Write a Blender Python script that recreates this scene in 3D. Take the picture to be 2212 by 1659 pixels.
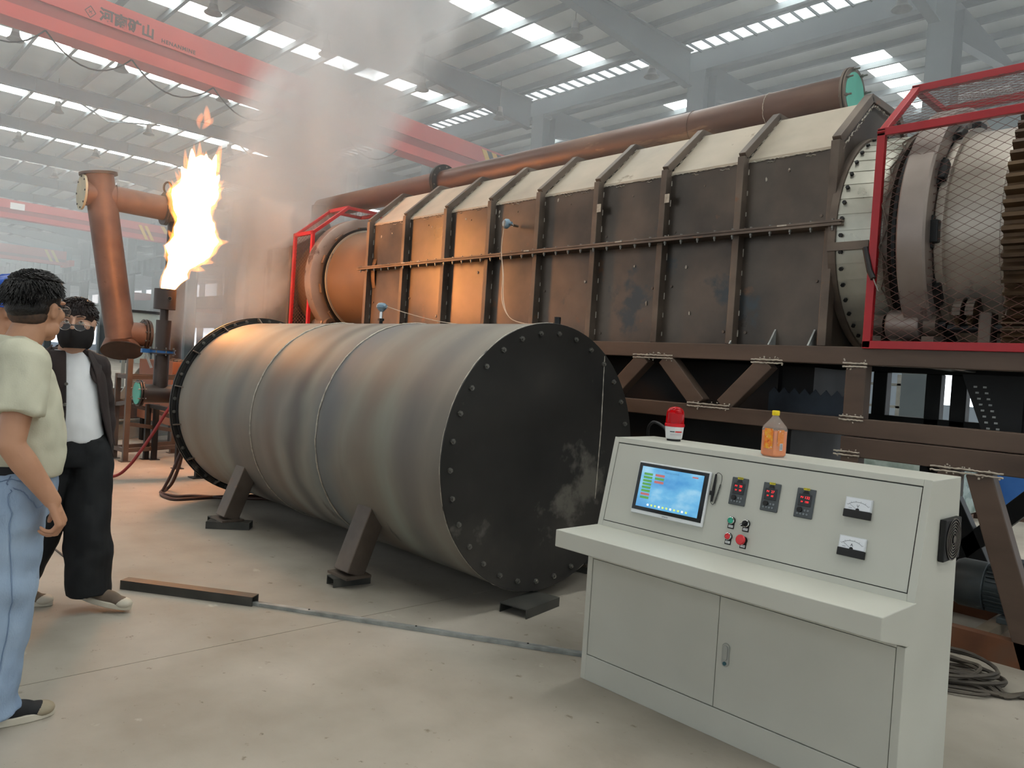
import bpy, bmesh, math, random
from math import sin, cos, pi, radians as rad, sqrt
from mathutils import Vector as V, Matrix, noise as mnoise
for o in list(bpy.data.objects): bpy.data.objects.remove(o)
S = bpy.context.scene
COL = S.collection
random.seed(7)

# ------------------------------------------------------------------ camera, sky, exposure
cam = bpy.data.objects.new('camera', bpy.data.cameras.new('camera')); COL.objects.link(cam)
RM = Matrix(((0.682865, -0.058315, 0.728214), (0.727620, -0.033624, -0.685163), (0.064441, 0.997732, 0.019469)))
cam.matrix_world = Matrix.Translation((0, 0, 1.48)) @ RM.to_4x4()
cam.data.sensor_width = 36; cam.data.lens = 1650 * 36 / 2212; cam.data.clip_end = 400; cam.data.clip_start = .05
S.camera = cam
S.view_settings.view_transform = 'Standard'; S.view_settings.look = 'None'
S.view_settings.gamma = 1; S.view_settings.use_curve_mapping = False
S.view_settings.exposure = 0.42
W = bpy.data.worlds.new('sky'); S.world = W; W.use_nodes = True
W.node_tree.nodes['Background'].inputs[0].default_value = (.86, .95, 1, 1)
W.node_tree.nodes['Background'].inputs[1].default_value = .8
S.cycles.max_bounces = 6; S.cycles.diffuse_bounces = 3; S.cycles.glossy_bounces = 3
S.cycles.transmission_bounces = 5; S.cycles.transparent_max_bounces = 10; S.cycles.volume_bounces = 1
S.cycles.use_adaptive_sampling = True; S.cycles.adaptive_threshold = .03
S.cycles.use_denoising = True; S.cycles.sample_clamp_indirect = 4
S.cycles.caustics_reflective = False; S.cycles.caustics_refractive = False
S.cycles.volume_max_steps = 96; S.cycles.volume_step_rate = 2.0
SKYLIGHT = 10.0       # radiance of the translucent roof panes

# ------------------------------------------------------------------ helpers
def lin(c):
    r = []
    for x in c[:3]:
        x = x / 255
        r.append(x / 12.92 if x <= .04045 else ((x + .055) / 1.055) ** 2.4)
    return tuple(r) + (1,)

MATS = {}
def mat(name, cols, scale=4, rough=.5, metal=0., bump=0., streak=(1, 1, 1), detail=5, dist=.0, rvar=.1, spots=None, emit=None, coat=0, trans=0, ior=1.45, spec=.5, bscale=None, bands=None, alpha=1):
    """principled material: noise through a colour ramp; spots=(rgb, scale, threshold); bands=(axis, [(pos, rgb, width, strength)])"""
    if name in MATS: return MATS[name]
    m = bpy.data.materials.new(name); m.use_nodes = True
    nt = m.node_tree; N = nt.nodes; L = nt.links
    b = N['Principled BSDF']
    tc = N.new('ShaderNodeTexCoord'); mp = N.new('ShaderNodeMapping'); mp.inputs['Scale'].default_value = streak
    L.new(tc.outputs['Object'], mp.inputs[0])
    b.inputs['Roughness'].default_value = rough; b.inputs['Metallic'].default_value = metal
    b.inputs['Specular IOR Level'].default_value = spec; b.inputs['IOR'].default_value = ior
    b.inputs['Transmission Weight'].default_value = trans
    b.inputs['Coat Weight'].default_value = coat; b.inputs['Alpha'].default_value = alpha
    if not isinstance(cols[0], (tuple, list)): cols = [cols]
    if len(cols) == 1 and not spots and not bands:
        b.inputs['Base Color'].default_value = lin(cols[0])
        out = None
    else:
        n = N.new('ShaderNodeTexNoise'); n.inputs['Scale'].default_value = scale; n.inputs['Detail'].default_value = detail
        n.inputs['Distortion'].default_value = dist
        L.new(mp.outputs[0], n.inputs['Vector'])
        cr = N.new('ShaderNodeValToRGB'); L.new(n.outputs[0], cr.inputs[0])
        els = cr.color_ramp.elements
        k = len(cols)
        while len(els) < max(k, 2): els.new(.5)
        for i, c in enumerate(cols if k > 1 else cols * 2):
            els[i].position = .3 + .4 * i / max(1, k - 1) if k > 1 else i
            els[i].color = lin(c)
        out = cr.outputs[0]
        if bands:
            ax, lst = bands
            sx = N.new('ShaderNodeSeparateXYZ'); L.new(tc.outputs['Object'], sx.inputs[0])
            wob = N.new('ShaderNodeMath'); wob.operation = 'MULTIPLY_ADD'; wob.inputs[1].default_value = .35
            n3 = N.new('ShaderNodeTexNoise'); n3.inputs['Scale'].default_value = 1.6; n3.inputs['Detail'].default_value = 2
            L.new(tc.outputs['Object'], n3.inputs['Vector'])
            L.new(n3.outputs[0], wob.inputs[0]); L.new(sx.outputs['XYZ'.index(ax)], wob.inputs[2])
            for (pos, rgb, wid, st) in lst:
                d = N.new('ShaderNodeMath'); d.operation = 'SUBTRACT'; L.new(wob.outputs[0], d.inputs[0]); d.inputs[1].default_value = pos + .175
                a = N.new('ShaderNodeMath'); a.operation = 'ABSOLUTE'; L.new(d.outputs[0], a.inputs[0])
                mr = N.new('ShaderNodeMapRange'); mr.interpolation_type = 'SMOOTHSTEP'
                mr.inputs[1].default_value = 0; mr.inputs[2].default_value = wid; mr.inputs[3].default_value = st; mr.inputs[4].default_value = 0
                L.new(a.outputs[0], mr.inputs[0])
                mx = N.new('ShaderNodeMix'); mx.data_type = 'RGBA'; L.new(mr.outputs[0], mx.inputs[0]); L.new(out, mx.inputs[6]); mx.inputs[7].default_value = lin(rgb)
                out = mx.outputs[2]
        for sp in ([spots] if spots and not isinstance(spots[0][0], (tuple, list)) else (spots or [])):
            rgb, sc, th = sp[:3]
            n2 = N.new('ShaderNodeTexNoise'); n2.inputs['Scale'].default_value = sc; n2.inputs['Detail'].default_value = 6
            n2.inputs['Roughness'].default_value = .65
            L.new(mp.outputs[0] if len(sp) < 4 else tc.outputs['Object'], n2.inputs['Vector'])
            mr = N.new('ShaderNodeMapRange'); mr.inputs[1].default_value = th; mr.inputs[2].default_value = th + .06
            L.new(n2.outputs[0], mr.inputs[0])
            mx = N.new('ShaderNodeMix'); mx.data_type = 'RGBA'; L.new(mr.outputs[0], mx.inputs[0]); L.new(out, mx.inputs[6]); mx.inputs[7].default_value = lin(rgb)
            out = mx.outputs[2]
        L.new(out, b.inputs['Base Color'])
        if rvar:
            mr = N.new('ShaderNodeMapRange'); mr.inputs[3].default_value = max(.02, rough - rvar); mr.inputs[4].default_value = min(1, rough + rvar)
            mr.inputs[1].default_value = .3; mr.inputs[2].default_value = .7
            L.new(n.outputs[0], mr.inputs[0]); L.new(mr.outputs[0], b.inputs['Roughness'])
    if bump:
        n4 = N.new('ShaderNodeTexNoise'); n4.inputs['Scale'].default_value = bscale or scale * 6; n4.inputs['Detail'].default_value = 4
        L.new(mp.outputs[0], n4.inputs['Vector'])
        bp = N.new('ShaderNodeBump'); bp.inputs['Strength'].default_value = bump; bp.inputs['Distance'].default_value = .01
        L.new(n4.outputs[0], bp.inputs['Height']); L.new(bp.outputs[0], b.inputs['Normal'])
    if emit:
        b.inputs['Emission Color'].default_value = lin(emit[0]); b.inputs['Emission Strength'].default_value = emit[1]
    MATS[name] = m
    return m

def axes(d):
    d = V(d).normalized()
    u = d.cross(V((0, 0, 1)))
    if u.length < 1e-4: u = V((1, 0, 0))
    u.normalize()
    return u, d.cross(u).normalized(), d

class MB:
    """collects geometry in world coordinates; build() links it as ONE mesh object"""
    def __init__(s): s.v = []; s.f = []; s.m = []; s.k = 0
    def add(s, vs, fs):
        n = len(s.v); s.v += [V(p) for p in vs]; s.f += [tuple(i + n for i in f) for f in fs]; s.m += [s.k] * len(fs)
        return s
    def box(s, a, b):
        (x0, y0, z0), (x1, y1, z1) = a, b
        vs = [(x0, y0, z0), (x1, y0, z0), (x1, y1, z0), (x0, y1, z0), (x0, y0, z1), (x1, y0, z1), (x1, y1, z1), (x0, y1, z1)]
        return s.add(vs, [(0, 3, 2, 1), (4, 5, 6, 7), (0, 1, 5, 4), (1, 2, 6, 5), (2, 3, 7, 6), (3, 0, 4, 7)])
    def bar(s, p, q, w, h, up=(0, 0, 1)):
        """rectangular bar: w across, h along up"""
        p, q, up = V(p), V(q), V(up); d = (q - p).normalized(); x = d.cross(up).normalized(); y = x.cross(d)
        vs = []
        for c in (p, q):
            for i, j in ((-1, -1), (1, -1), (1, 1), (-1, 1)): vs.append(c + x * (i * w / 2) + y * (j * h / 2))
        return s.add(vs, [(3, 2, 1, 0), (4, 5, 6, 7), (0, 1, 5, 4), (1, 2, 6, 5), (2, 3, 7, 6), (3, 0, 4, 7)])
    def rhs(s, p, q, w, h, t, up=(0, 0, 1), open_side=None):
        """hollow rectangular section (or a channel when one side is left open: 'b' or 't')"""
        p, q, up = V(p), V(q), V(up); d = (q - p).normalized(); x = d.cross(up).normalized(); y = x.cross(d)
        for sx in (-1, 1): s.bar(p + x * sx * (w - t) / 2, q + x * sx * (w - t) / 2, t, h, up)
        for sy, k in ((-1, 'b'), (1, 't')):
            if open_side != k: s.bar(p + y * sy * (h - t) / 2, q + y * sy * (h - t) / 2, w - 2 * t, t, up)
        return s
    def cyl(s, p, q, r, r2=None, n=20, caps=True):
        p, q = V(p), V(q); r2 = r if r2 is None else r2; u, w, d = axes(q - p)
        vs = []
        for c, rr in ((p, r), (q, r2)):
            for i in range(n): a = 2 * pi * i / n; vs.append(c + (u * cos(a) + w * sin(a)) * rr)
        fs = [(i, (i + 1) % n, n + (i + 1) % n, n + i) for i in range(n)]
        if caps: fs += [tuple(range(n - 1, -1, -1)), tuple(range(n, 2 * n))]
        return s.add(vs, fs)
    def lathe(s, p, ax, prof, n=32, a0=0, a1=2 * pi, u=None):
        """prof = [(radius, distance along axis)]"""
        p = V(p); uu, w, d = axes(ax)
        full = abs(a1 - a0 - 2 * pi) < 1e-6; cnt = n if full else n + 1
        vs = []
        for r, t in prof:
            for i in range(cnt): a = a0 + (a1 - a0) * i / n; vs.append(p + d * t + (uu * cos(a) + w * sin(a)) * r)
        fs = []
        for j in range(len(prof) - 1):
            for i in range(n):
                k = (i + 1) % cnt if full else i + 1
                fs.append((j * cnt + i, j * cnt + k, (j + 1) * cnt + k, (j + 1) * cnt + i))
        return s.add(vs, fs)
    def ring(s, p, ax, r0, r1, t, n=48):
        return s.lathe(p, ax, [(r0, 0), (r1, 0), (r1, t), (r0, t), (r0, 0)], n)
    def tube(s, pts, r, n=7, closed=False, caps=True):
        pts = [V(p) for p in pts]; m = len(pts); rr = r if isinstance(r, (list, tuple)) else [r] * m
        vs = []; prev = None
        for i, p in enumerate(pts):
            a = pts[(i - 1) % m] if (i or closed) else p; b = pts[(i + 1) % m] if (i < m - 1 or closed) else p
            d = (b - a).normalized()
            if prev is None: u, w, _ = axes(d)
            else:
                u = prev - d * prev.dot(d); u.normalize(); w = d.cross(u)
            prev = u
            for k in range(n): t = 2 * pi * k / n; vs.append(p + (u * cos(t) + w * sin(t)) * rr[i])
        fs = []
        for i in range(m if closed else m - 1):
            j = (i + 1) % m
            for k in range(n): k2 = (k + 1) % n; fs.append((i * n + k, i * n + k2, j * n + k2, j * n + k))
        if caps and not closed: fs += [tuple(range(n - 1, -1, -1)), tuple(range((m - 1) * n, m * n))]
        return s.add(vs, fs)
    def prism(s, poly, ext):
        """poly = list of 3D points (planar), extruded by ext"""
        n = len(poly); e = V(ext); vs = [V(p) for p in poly] + [V(p) + e for p in poly]
        return s.add(vs, [tuple(range(n - 1, -1, -1)), tuple(range(n, 2 * n))] + [(i, (i + 1) % n, n + (i + 1) % n, n + i) for i in range(n)])
    def ball(s, c, r, n=16, m=10, M=None):
        c = V(c); r = r if isinstance(r, (tuple, list)) else (r, r, r); M = M or Matrix.Identity(3)
        vs = [c + M @ V((0, 0, -r[2]))]
        for j in range(1, m):
            t = -pi / 2 + pi * j / m
            for i in range(n): a = 2 * pi * i / n; vs.append(c + M @ V((r[0] * cos(t) * cos(a), r[1] * cos(t) * sin(a), r[2] * sin(t))))
        vs.append(c + M @ V((0, 0, r[2])))
        fs = [(0, 1 + (i + 1) % n, 1 + i) for i in range(n)]
        for j in range(m - 2):
            for i in range(n): a = 1 + j * n + i; b = 1 + j * n + (i + 1) % n; fs.append((a, b, b + n, a + n))
        o = 1 + (m - 2) * n; fs += [(o + i, o + (i + 1) % n, len(vs) - 1) for i in range(n)]
        return s.add(vs, fs)
    def build(s, name, mt, parent=None, smooth=35, bevel=0, **props):
        me = bpy.data.meshes.new(name)
        off = V((0, 0, 0)); pr = parent
        while pr is not None: off += pr.location; pr = pr.parent
        me.from_pydata([tuple(p - off) for p in s.v], [], s.f)
        for x in (mt if isinstance(mt, (list, tuple)) else [mt]): me.materials.append(x)
        if any(s.m): me.polygons.foreach_set('material_index', s.m)
        bm = bmesh.new(); bm.from_mesh(me); bmesh.ops.recalc_face_normals(bm, faces=bm.faces); bm.to_mesh(me); bm.free()
        if smooth:
            me.shade_smooth(); me.set_sharp_from_angle(angle=rad(smooth))
        o = bpy.data.objects.new(name, me); COL.objects.link(o)
        if parent is not None: o.parent = parent
        if bevel:
            b = o.modifiers.new('bevel', 'BEVEL'); b.width = bevel; b.segments = 2; b.limit_method = 'ANGLE'; b.angle_limit = rad(40)
        for k, v in props.items(): o[k] = v
        return o

def thing(name, loc, label, cat, group=None):
    o = bpy.data.objects.new(name, None); COL.objects.link(o); o.location = loc; o.empty_display_size = .1
    o['label'] = label; o['category'] = cat
    if group: o['group'] = group
    return o
def tag(o, label, cat=None, group=None, kind=None):
    o['label'] = label
    if cat: o['category'] = cat
    if group: o['group'] = group
    if kind: o['kind'] = kind
    return o
def base(name, loc, label, group=None):
    o = bpy.data.objects.new(name, None); COL.objects.link(o); o.location = loc; o['kind'] = 'structure'; o['label'] = label
    if group: o['group'] = group
    return o
def cp(o, loc=None, parent=None, rot=None):
    """copy of one object (shared mesh); loc is relative to the parent"""
    c = o.copy(); COL.objects.link(c)
    if parent is not None: c.parent = parent
    if loc is not None: c.location = loc
    if rot is not None: c.rotation_euler = rot
    return c
def copy_tree(o, loc):
    r = o.copy(); COL.objects.link(r); r.location = loc
    for ch in list(o.children):
        c = ch.copy(); COL.objects.link(c); c.parent = r
        for g in list(ch.children):
            d = g.copy(); COL.objects.link(d); d.parent = c
    return r
def text(body, size, mt, name, parent, M, ext=.0008, align='CENTER', bold=0, space=1):
    """flat lettering turned into a mesh; M places its XY plane in the world"""
    cu = bpy.data.curves.new(name, 'FONT'); cu.body = body; cu.size = size; cu.extrude = ext; cu.align_x = align; cu.align_y = 'CENTER'
    cu.resolution_u = 3; cu.offset = bold; cu.space_character = space
    t = bpy.data.objects.new(name, cu); COL.objects.link(t)
    bpy.context.view_layer.update()
    me = bpy.data.meshes.new_from_object(t.evaluated_get(bpy.context.evaluated_depsgraph_get()))
    bpy.data.objects.remove(t); bpy.data.curves.remove(cu)
    off = V((0, 0, 0)); pr = parent
    while pr is not None: off += pr.location; pr = pr.parent
    me.transform(Matrix.Translation(-off) @ M)
    me.materials.clear(); me.materials.append(mt)
    o = bpy.data.objects.new(name, me); COL.objects.link(o); o.parent = parent
    return o
def frame(o, x, y):
    """4x4 matrix with origin o, X axis x, Y axis y"""
    x = V(x).normalized(); y = V(y).normalized(); z = x.cross(y).normalized(); y = z.cross(x)
    M = Matrix((x, y, z)).transposed().to_4x4(); M.translation = V(o)
    return M
def catmull(P, k=8):
    P = [V(p) for p in P]; out = []
    for i in range(len(P) - 1):
        a = P[max(i - 1, 0)]; b = P[i]; c = P[i + 1]; d = P[min(i + 2, len(P) - 1)]
        for j in range(k):
            t = j / k
            out.append(.5 * ((2 * b) + (c - a) * t + (2 * a - 5 * b + 4 * c - d) * t * t + (3 * b - a - 3 * c + d) * t ** 3))
    return out + [P[-1]]

# ------------------------------------------------------------------ materials
m_conc = mat('concrete_floor', [(136, 128, 116), (156, 148, 136), (172, 163, 151)], 1.3, .8, 0, .12, detail=9, spots=[((122, 113, 100), 9, .645), ((176, 168, 156), 4, .66), ((104, 95, 82), 15, .66), ((92, 84, 72), 34, .685)], bscale=30)
m_joint = mat('floor_joint', (58, 52, 46), rough=.9)
m_tank = mat('rolled_steel_shell', [(108, 102, 94), (128, 121, 111), (142, 143, 131)], 2.2, .62, .12, .03, streak=(1, .25, .25), detail=7, rvar=.07,
    bands=('X', [(p + 5.45, c, w, s) for p, c, w, s in [(-7.1, (118, 100, 84), .22, .5), (-6.25, (92, 90, 90), .2, .6), (-5.55, (110, 92, 80), .2, .6), (-5.15, (84, 78, 76), .18, .75), (-4.75, (96, 98, 102), .3, .7), (-4.2, (116, 98, 84), .25, .5), (-3.75, (96, 92, 90), .2, .5)]]),
    spots=[((168, 160, 148), 7, .69), ((88, 80, 74), 2.5, .66)])
m_plate = mat('dark_steel_plate', [(36, 35, 33), (50, 48, 45), (74, 70, 64)], 1.3, .48, .3, .03, detail=8, rvar=.12, spots=[((104, 100, 92), 1.1, .6), ((86, 82, 76), 3.5, .66)])
m_dark = mat('black_steel', [(24, 25, 26), (38, 37, 36)], 3, .5, .3, .03)
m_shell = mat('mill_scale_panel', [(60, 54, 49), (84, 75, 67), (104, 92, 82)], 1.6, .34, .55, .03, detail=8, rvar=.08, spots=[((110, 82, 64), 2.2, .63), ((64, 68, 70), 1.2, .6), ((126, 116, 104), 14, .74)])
m_shelltop = mat('pale_panel', [(150, 139, 123), (172, 160, 142), (186, 174, 156)], 2, .6, .1, .04, detail=8, spots=((136, 122, 104), 4, .66))  # chamfer and top panels in a paler tone than the walls
m_rib = mat('rib_steel', [(76, 66, 58), (100, 88, 78), (120, 107, 95)], 3, .5, .4, .04, detail=7, spots=((120, 88, 66), 4, .64))
m_weld = mat('weld_bead', [(150, 142, 130), (196, 188, 174)], 40, .45, .5, .3)
m_chalk = mat('weld_paste', [(158, 148, 134), (196, 186, 170)], 30, .8, 0, .4)
m_beam = mat('brown_primed_beam', [(74, 60, 51), (90, 74, 63), (104, 86, 74)], 2, .55, .2, .03, streak=(.5, 2, 2), spots=((68, 58, 52), 3, .66))
m_pipe = mat('rust_primer_pipe', [(94, 70, 60), (120, 90, 77), (142, 110, 94)], 1.6, .48, .25, .03, detail=7, spots=[((146, 122, 102), 2, .66), ((74, 52, 44), 5, .68)])
m_pipetop = mat('long_pipe_primer', [(66, 45, 37), (90, 63, 51), (116, 90, 74)], 1.5, .42, .35, .04, streak=(.4, 2, 2), spots=((150, 122, 98), 1.4, .62))
m_red = mat('red_guard_paint', [(150, 22, 30), (166, 28, 36)], 3, .4, 0, .02)
m_mesh = mat('guard_mesh_wire', (98, 62, 54), rough=.5, metal=.3)
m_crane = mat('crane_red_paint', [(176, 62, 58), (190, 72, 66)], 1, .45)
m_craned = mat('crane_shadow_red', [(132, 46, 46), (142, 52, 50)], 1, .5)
m_blackp = mat('black_paint', (30, 28, 28), rough=.5)
m_yellow = mat('yellow_paint', (206, 164, 48), rough=.5)
m_green = mat('teal_blank_plate', [(70, 160, 140), (92, 182, 162)], 6, .5)
m_drum = mat('kiln_drum_steel', [(158, 148, 136), (180, 170, 158), (200, 191, 180)], 1.6, .36, .5, .04, detail=7, spots=[((104, 84, 76), 1.8, .62), ((182, 172, 158), 3, .68)])
m_drumL = mat('kiln_drum_dimmed', [(104, 86, 70), (126, 104, 82)], 1.4, .42, .5, .03, spots=((110, 84, 68), 2.5, .64))  # left-end drum copy; darker base stands for weaker flame light through smoke
m_seal = mat('bright_seal_plate', [(168, 165, 152), (192, 189, 176)], 5, .35, .6, .05)
m_tyre = mat('riding_ring_steel', [(128, 116, 110), (158, 146, 138)], 2.5, .4, .55, .03, spots=((92, 76, 70), 3, .6))
m_gear = mat('greasy_gear', [(60, 46, 34), (96, 74, 50)], 5, .5, .3, .1)
m_cream = mat('console_grey_paint', [(186, 185, 174), (192, 191, 180)], 3, .42, 0, .01, detail=2, rvar=.03)
m_roof = mat('roof_sheet', [(166, 172, 170), (186, 191, 188)], 1.2, .6, .1, streak=(1, .2, 1))
m_frame = mat('hall_steel', [(78, 86, 90), (92, 100, 102)], .8, .6, .1)
m_pane = mat('roof_light_pane', (235, 240, 238), rough=.5, emit=((250, 255, 252), SKYLIGHT))
m_strip = mat('ridge_light_pane', (220, 226, 226), rough=.5, emit=((214, 222, 224), 1.7))
m_wallb = mat('hall_wall_sheet', [(176, 190, 204), (192, 204, 216)], .7, .6)
m_win = mat('window_daylight', (240, 244, 246), rough=.4, emit=((240, 247, 255), 2.2))
m_rubber = mat('black_rubber', (26, 25, 25), rough=.6)
m_hosed = mat('brown_hose', [(60, 40, 34), (74, 50, 42)], 8, .5)
m_hoser = mat('red_hose', (140, 44, 44), rough=.5)
m_chrome = mat('chrome', (200, 200, 198), rough=.2, metal=1)
m_galv = mat('galvanised_strip', [(140, 143, 140), (166, 169, 166), (186, 188, 184)], 12, .5, .4, .06, spots=((206, 208, 204), 9, .66))
m_white = mat('white_plastic', (226, 226, 224), rough=.4)
m_lampshade = mat('lamp_shade_metal', [(92, 92, 86), (112, 112, 106)], 6, .45, .3)
m_bolt = mat('bolt_steel', (120, 118, 112), rough=.35, metal=.7)
# ------------------------------------------------------------------ the hall
ZR = 11.0                                   # underside of the roof sheets
floor = base('floor', (0, 0, 0), 'grey concrete hall floor with thin dark slab joints')
f = MB(); f.box((-175, -22, -.06), (30, 45, -.012)); f.build('joint_bed', m_joint, floor, smooth=0)
xs = [-175, -99.72, -75.72, -51.72, -33.72, -21.72, -15.72, -9.72, -3.72, 2.28, 8.28, 30]
ys = [-22, -10.55, -4.55, 1.45, 7.45, 13.45, 19.45, 31.45, 45]
for i in range(len(xs) - 1):
    ysl = ys if xs[i + 1] <= -9.72 else [-22, -10.55, -4.55, 7.45, 13.45, 19.45, 31.45, 45]
    for j in range(len(ysl) - 1):
        g = .003
        MB().box((xs[i] + g, ysl[j] + g, -.03), (xs[i + 1] - g, ysl[j + 1] - g, 0)).build('slab', m_conc, floor, smooth=0)

ceil = base('ceiling', (0, 0, ZR), 'hazy grey corrugated sheet roof on dark purlins')
RX = [-9.4 - 6.5 * k for k in range(15)]     # rows of translucent panes
PY = 1.13                                    # purlin spacing
def pane_ys(x):
    if x > -62: return [17.0 - PY * k for k in range(18 if x > -40 else 15)]
    return [17.0 - PY * k for k in range(9)]
# roof sheets between the pane rows
edges = [32.0]
for x in [16.6, 10.1, 3.6, -2.9] + RX: edges += [x + .45, x - .45]
edges.append(-175)
for i in range(0, len(edges), 2):
    MB().box((edges[i + 1], -14, ZR), (edges[i], 18.0, ZR + .06)).build('roof_sheet', m_roof, ceil, smooth=0)
    if edges[i] < 12: MB().box((edges[i + 1], 18.75, ZR), (edges[i], 44, ZR + .06)).build('roof_sheet', m_roof, ceil, smooth=0)
for k in range(5):                            # sheet over the strip ends of every pane row beyond the panes
    pass
for i, x in enumerate([16.6, 10.1, 3.6, -2.9] + RX):
    yl = pane_ys(x)[-1] - PY / 2
    MB().box((x - .45, -14, ZR), (x + .45, yl, ZR + .06)).build('roof_sheet', m_roof, ceil, smooth=0)
    MB().box((x - .45, 17.57, ZR), (x + .45, 18.0, ZR + .06)).build('roof_sheet', m_roof, ceil, smooth=0)
    MB().box((x - .45, 18.75, ZR), (x + .45, 21.3, ZR + .06)).build('roof_sheet', m_roof, ceil, smooth=0)
    MB().box((x - .45, 28.1 if -50 < x < -5 else 21.3, ZR), (x + .45, 44, ZR + .06)).build('roof_sheet', m_roof, ceil, smooth=0)
pane0 = None; nrow = 0
for i, x in enumerate([16.6, 10.1, 3.6, -2.9] + RX):
    w = base('window_%d' % (i + 1), (x, 0, ZR), 'row of bright translucent roof panes running across the hall', 'roof light rows')
    for y in pane_ys(x) + ([21.86 + PY * k for k in range(6)] if -50 < x < -5 else []):
        if pane0 is None:
            pane0 = MB().box((x - .449, y - PY / 2, ZR + .01), (x + .449, y + PY / 2, ZR + .03)).build('pane', m_pane, w, smooth=0); y0 = y
        else: cp(pane0, (0, y - y0, 0), w)
st = base('window_30', (-60, 18.4, ZR), 'pale translucent strip running along the roof valley above the columns')
for k in range(44):
    x1 = -2 - 2.17 * k
    MB().box((x1 - 2.15, 18.02, ZR + .01), (x1, 18.73, ZR + .03)).build('pane', m_strip, st, smooth=0)
    for q in range(5): MB().box((x1 - .43 * q - .03, 18.0, ZR - .06), (x1 - .43 * q, 18.75, ZR + .012)).build('slat', m_frame, st, smooth=0)
# purlins
pur = MB().box((-175, -.05, ZR - .17), (30, .05, ZR)).build('purlin', m_frame, ceil, smooth=0)
pur.location = (0, 17.57, 0); pur.location.z = 0
for k in range(1, 28): cp(pur, (0, 17.57 - PY * k, 0), ceil)
for k in range(18): cp(pur, (0, 20.17 + PY * k, 0), ceil)
MB().box((-175, 17.86, ZR - .1), (30, 17.98, ZR)).build('valley_beam', m_frame, ceil, smooth=0)
MB().box((-175, 18.78, ZR - .55), (30, 19.02, ZR)).build('valley_beam', m_frame, ceil, smooth=0)
# rafters and columns
CX = [-6.45 - 6.48 * k for k in range(22)]
raf = None
for k, x in enumerate([6.5, .02] + CX):
    if raf is None:
        b = MB()
        prof = [(-14, ZR - .62), (13, ZR - .62), (18.3, ZR - 1.15), (18.3, ZR - .17), (-14, ZR - .17)]
        b.prism([(x - .012, y, z) for y, z in prof], (.024, 0, 0))
        for za, zb, ya, yb in ((ZR - .64, ZR - .64, -14, 13), (ZR - .64, ZR - 1.17, 13, 18.3)): b.bar((x, ya, za), (x, yb, zb), .24, .03)
        b.bar((x, -14, ZR - .17), (x, 18.3, ZR - .17), .24, .03)
        for y in (1, 6, 11): b.box((x - .12, y - .01, ZR - .62), (x + .12, y + .01, ZR - .18))
        prof2 = [(44, ZR - .62), (23, ZR - .62), (19.4, ZR - 1.15), (19.4, ZR - .17), (44, ZR - .17)]
        b.prism([(x - .012, y, z) for y, z in prof2], (.024, 0, 0))
        b.bar((x, 19.4, ZR - 1.17), (x, 23, ZR - .64), .24, .03); b.bar((x, 23, ZR - .64), (x, 44, ZR - .64), .24, .03)
        raf = b.build('rafter', m_frame, None, smooth=0)
        raf.data.transform(Matrix.Translation((-x, 0, -ZR))); raf.location = (x, 0, ZR); r = raf
    else: r = cp(raf, (x, 0, ZR))
    tag(r, 'hazy grey roof rafter spanning the hall between two rows of roof panes', group='roof rafters', kind='structure')
col0 = None
for k, x in enumerate(CX):
    if col0 is None:
        col0 = base('column', (x, 19, 0), 'hazy grey steel hall column carrying the rafters')
        b = MB(); b.box((x - .28, 18.68, 0), (x + .28, 18.72, ZR - .6)); b.box((x - .28, 19.28, 0), (x + .28, 19.32, ZR - .6)); b.build('flange', m_frame, col0, smooth=0)
        MB().box((x - .02, 18.72, 0), (x + .02, 19.28, ZR - .6)).build('web', m_frame, col0, smooth=0)
        MB().box((x - .2, 17.9, 6.45), (x + .2, 18.68, 6.75)).build('bracket', m_frame, col0, smooth=0); c = col0
    else: c = copy_tree(col0, (x, 19, 0))
    c['kind'] = 'structure'; c['group'] = 'hall columns'; c['label'] = col0['label']
rw = base('trim_1', (-60, 18.3, 6.75), 'grey crane runway girder with stiffeners along the columns')
b = MB(); b.box((-170, 18.1, 7.65), (20, 18.5, 7.7)); b.box((-170, 18.1, 6.75), (20, 18.5, 6.8)); b.box((-170, 18.285, 6.8), (20, 18.315, 7.65)); b.build('girder', m_frame, rw, smooth=0)
s0 = MB().box((-30.01, 18.12, 6.8), (-29.99, 18.48, 7.65)).build('stiffener', m_frame, rw, smooth=0)
for k in range(1, 80): cp(s0, (-1.2 * k, 0, 0), rw)
MB().box((-170, 18.26, 7.7), (20, 18.34, 7.82)).build('rail', m_frame, rw, smooth=0)
# far walls with daylight windows
wr = base('wall_right', (-60, 40, 0), 'pale blue sheet wall along the far side of the next bay')
b = MB(); b.box((-175, 40, 0), (30, 40.2, 1.1)); b.box((-175, 40, 4.6), (30, 40.2, 8.0)); b.box((-175, 40, 10.2), (30, 40.2, ZR)); b.build('sheet', m_wallb, wr, smooth=0)
for k in range(34):
    x = 27 - 6 * k
    MB().box((x - 1.1, 40, 1.1), (x + 1.1, 40.2, 4.6)).build('pier', m_wallb, wr, smooth=0)
    MB().box((x - 1.0, 40, 8.0), (x + 1.0, 40.2, 10.2)).build('pier', m_wallb, wr, smooth=0)
for n, (z0, z1) in enumerate(((1.1, 4.6), (8.0, 10.2))):
    wn = base('window_%d' % (31 + n), (-60, 40.1, z0), 'band of bright daylight windows in the pale blue far wall, %s row' % ('lower', 'upper')[n])
    for k in range(34):
        x = 24 - 6 * k
        for q in (-1, 1): MB().box((x + q - .96, 40.08, z0), (x + q + .96, 40.12, z1)).build('pane', m_win, wn, smooth=0)
wb = base('wall_back', (-172, 10, 0), 'pale end wall of the hall far behind the flare')
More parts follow.
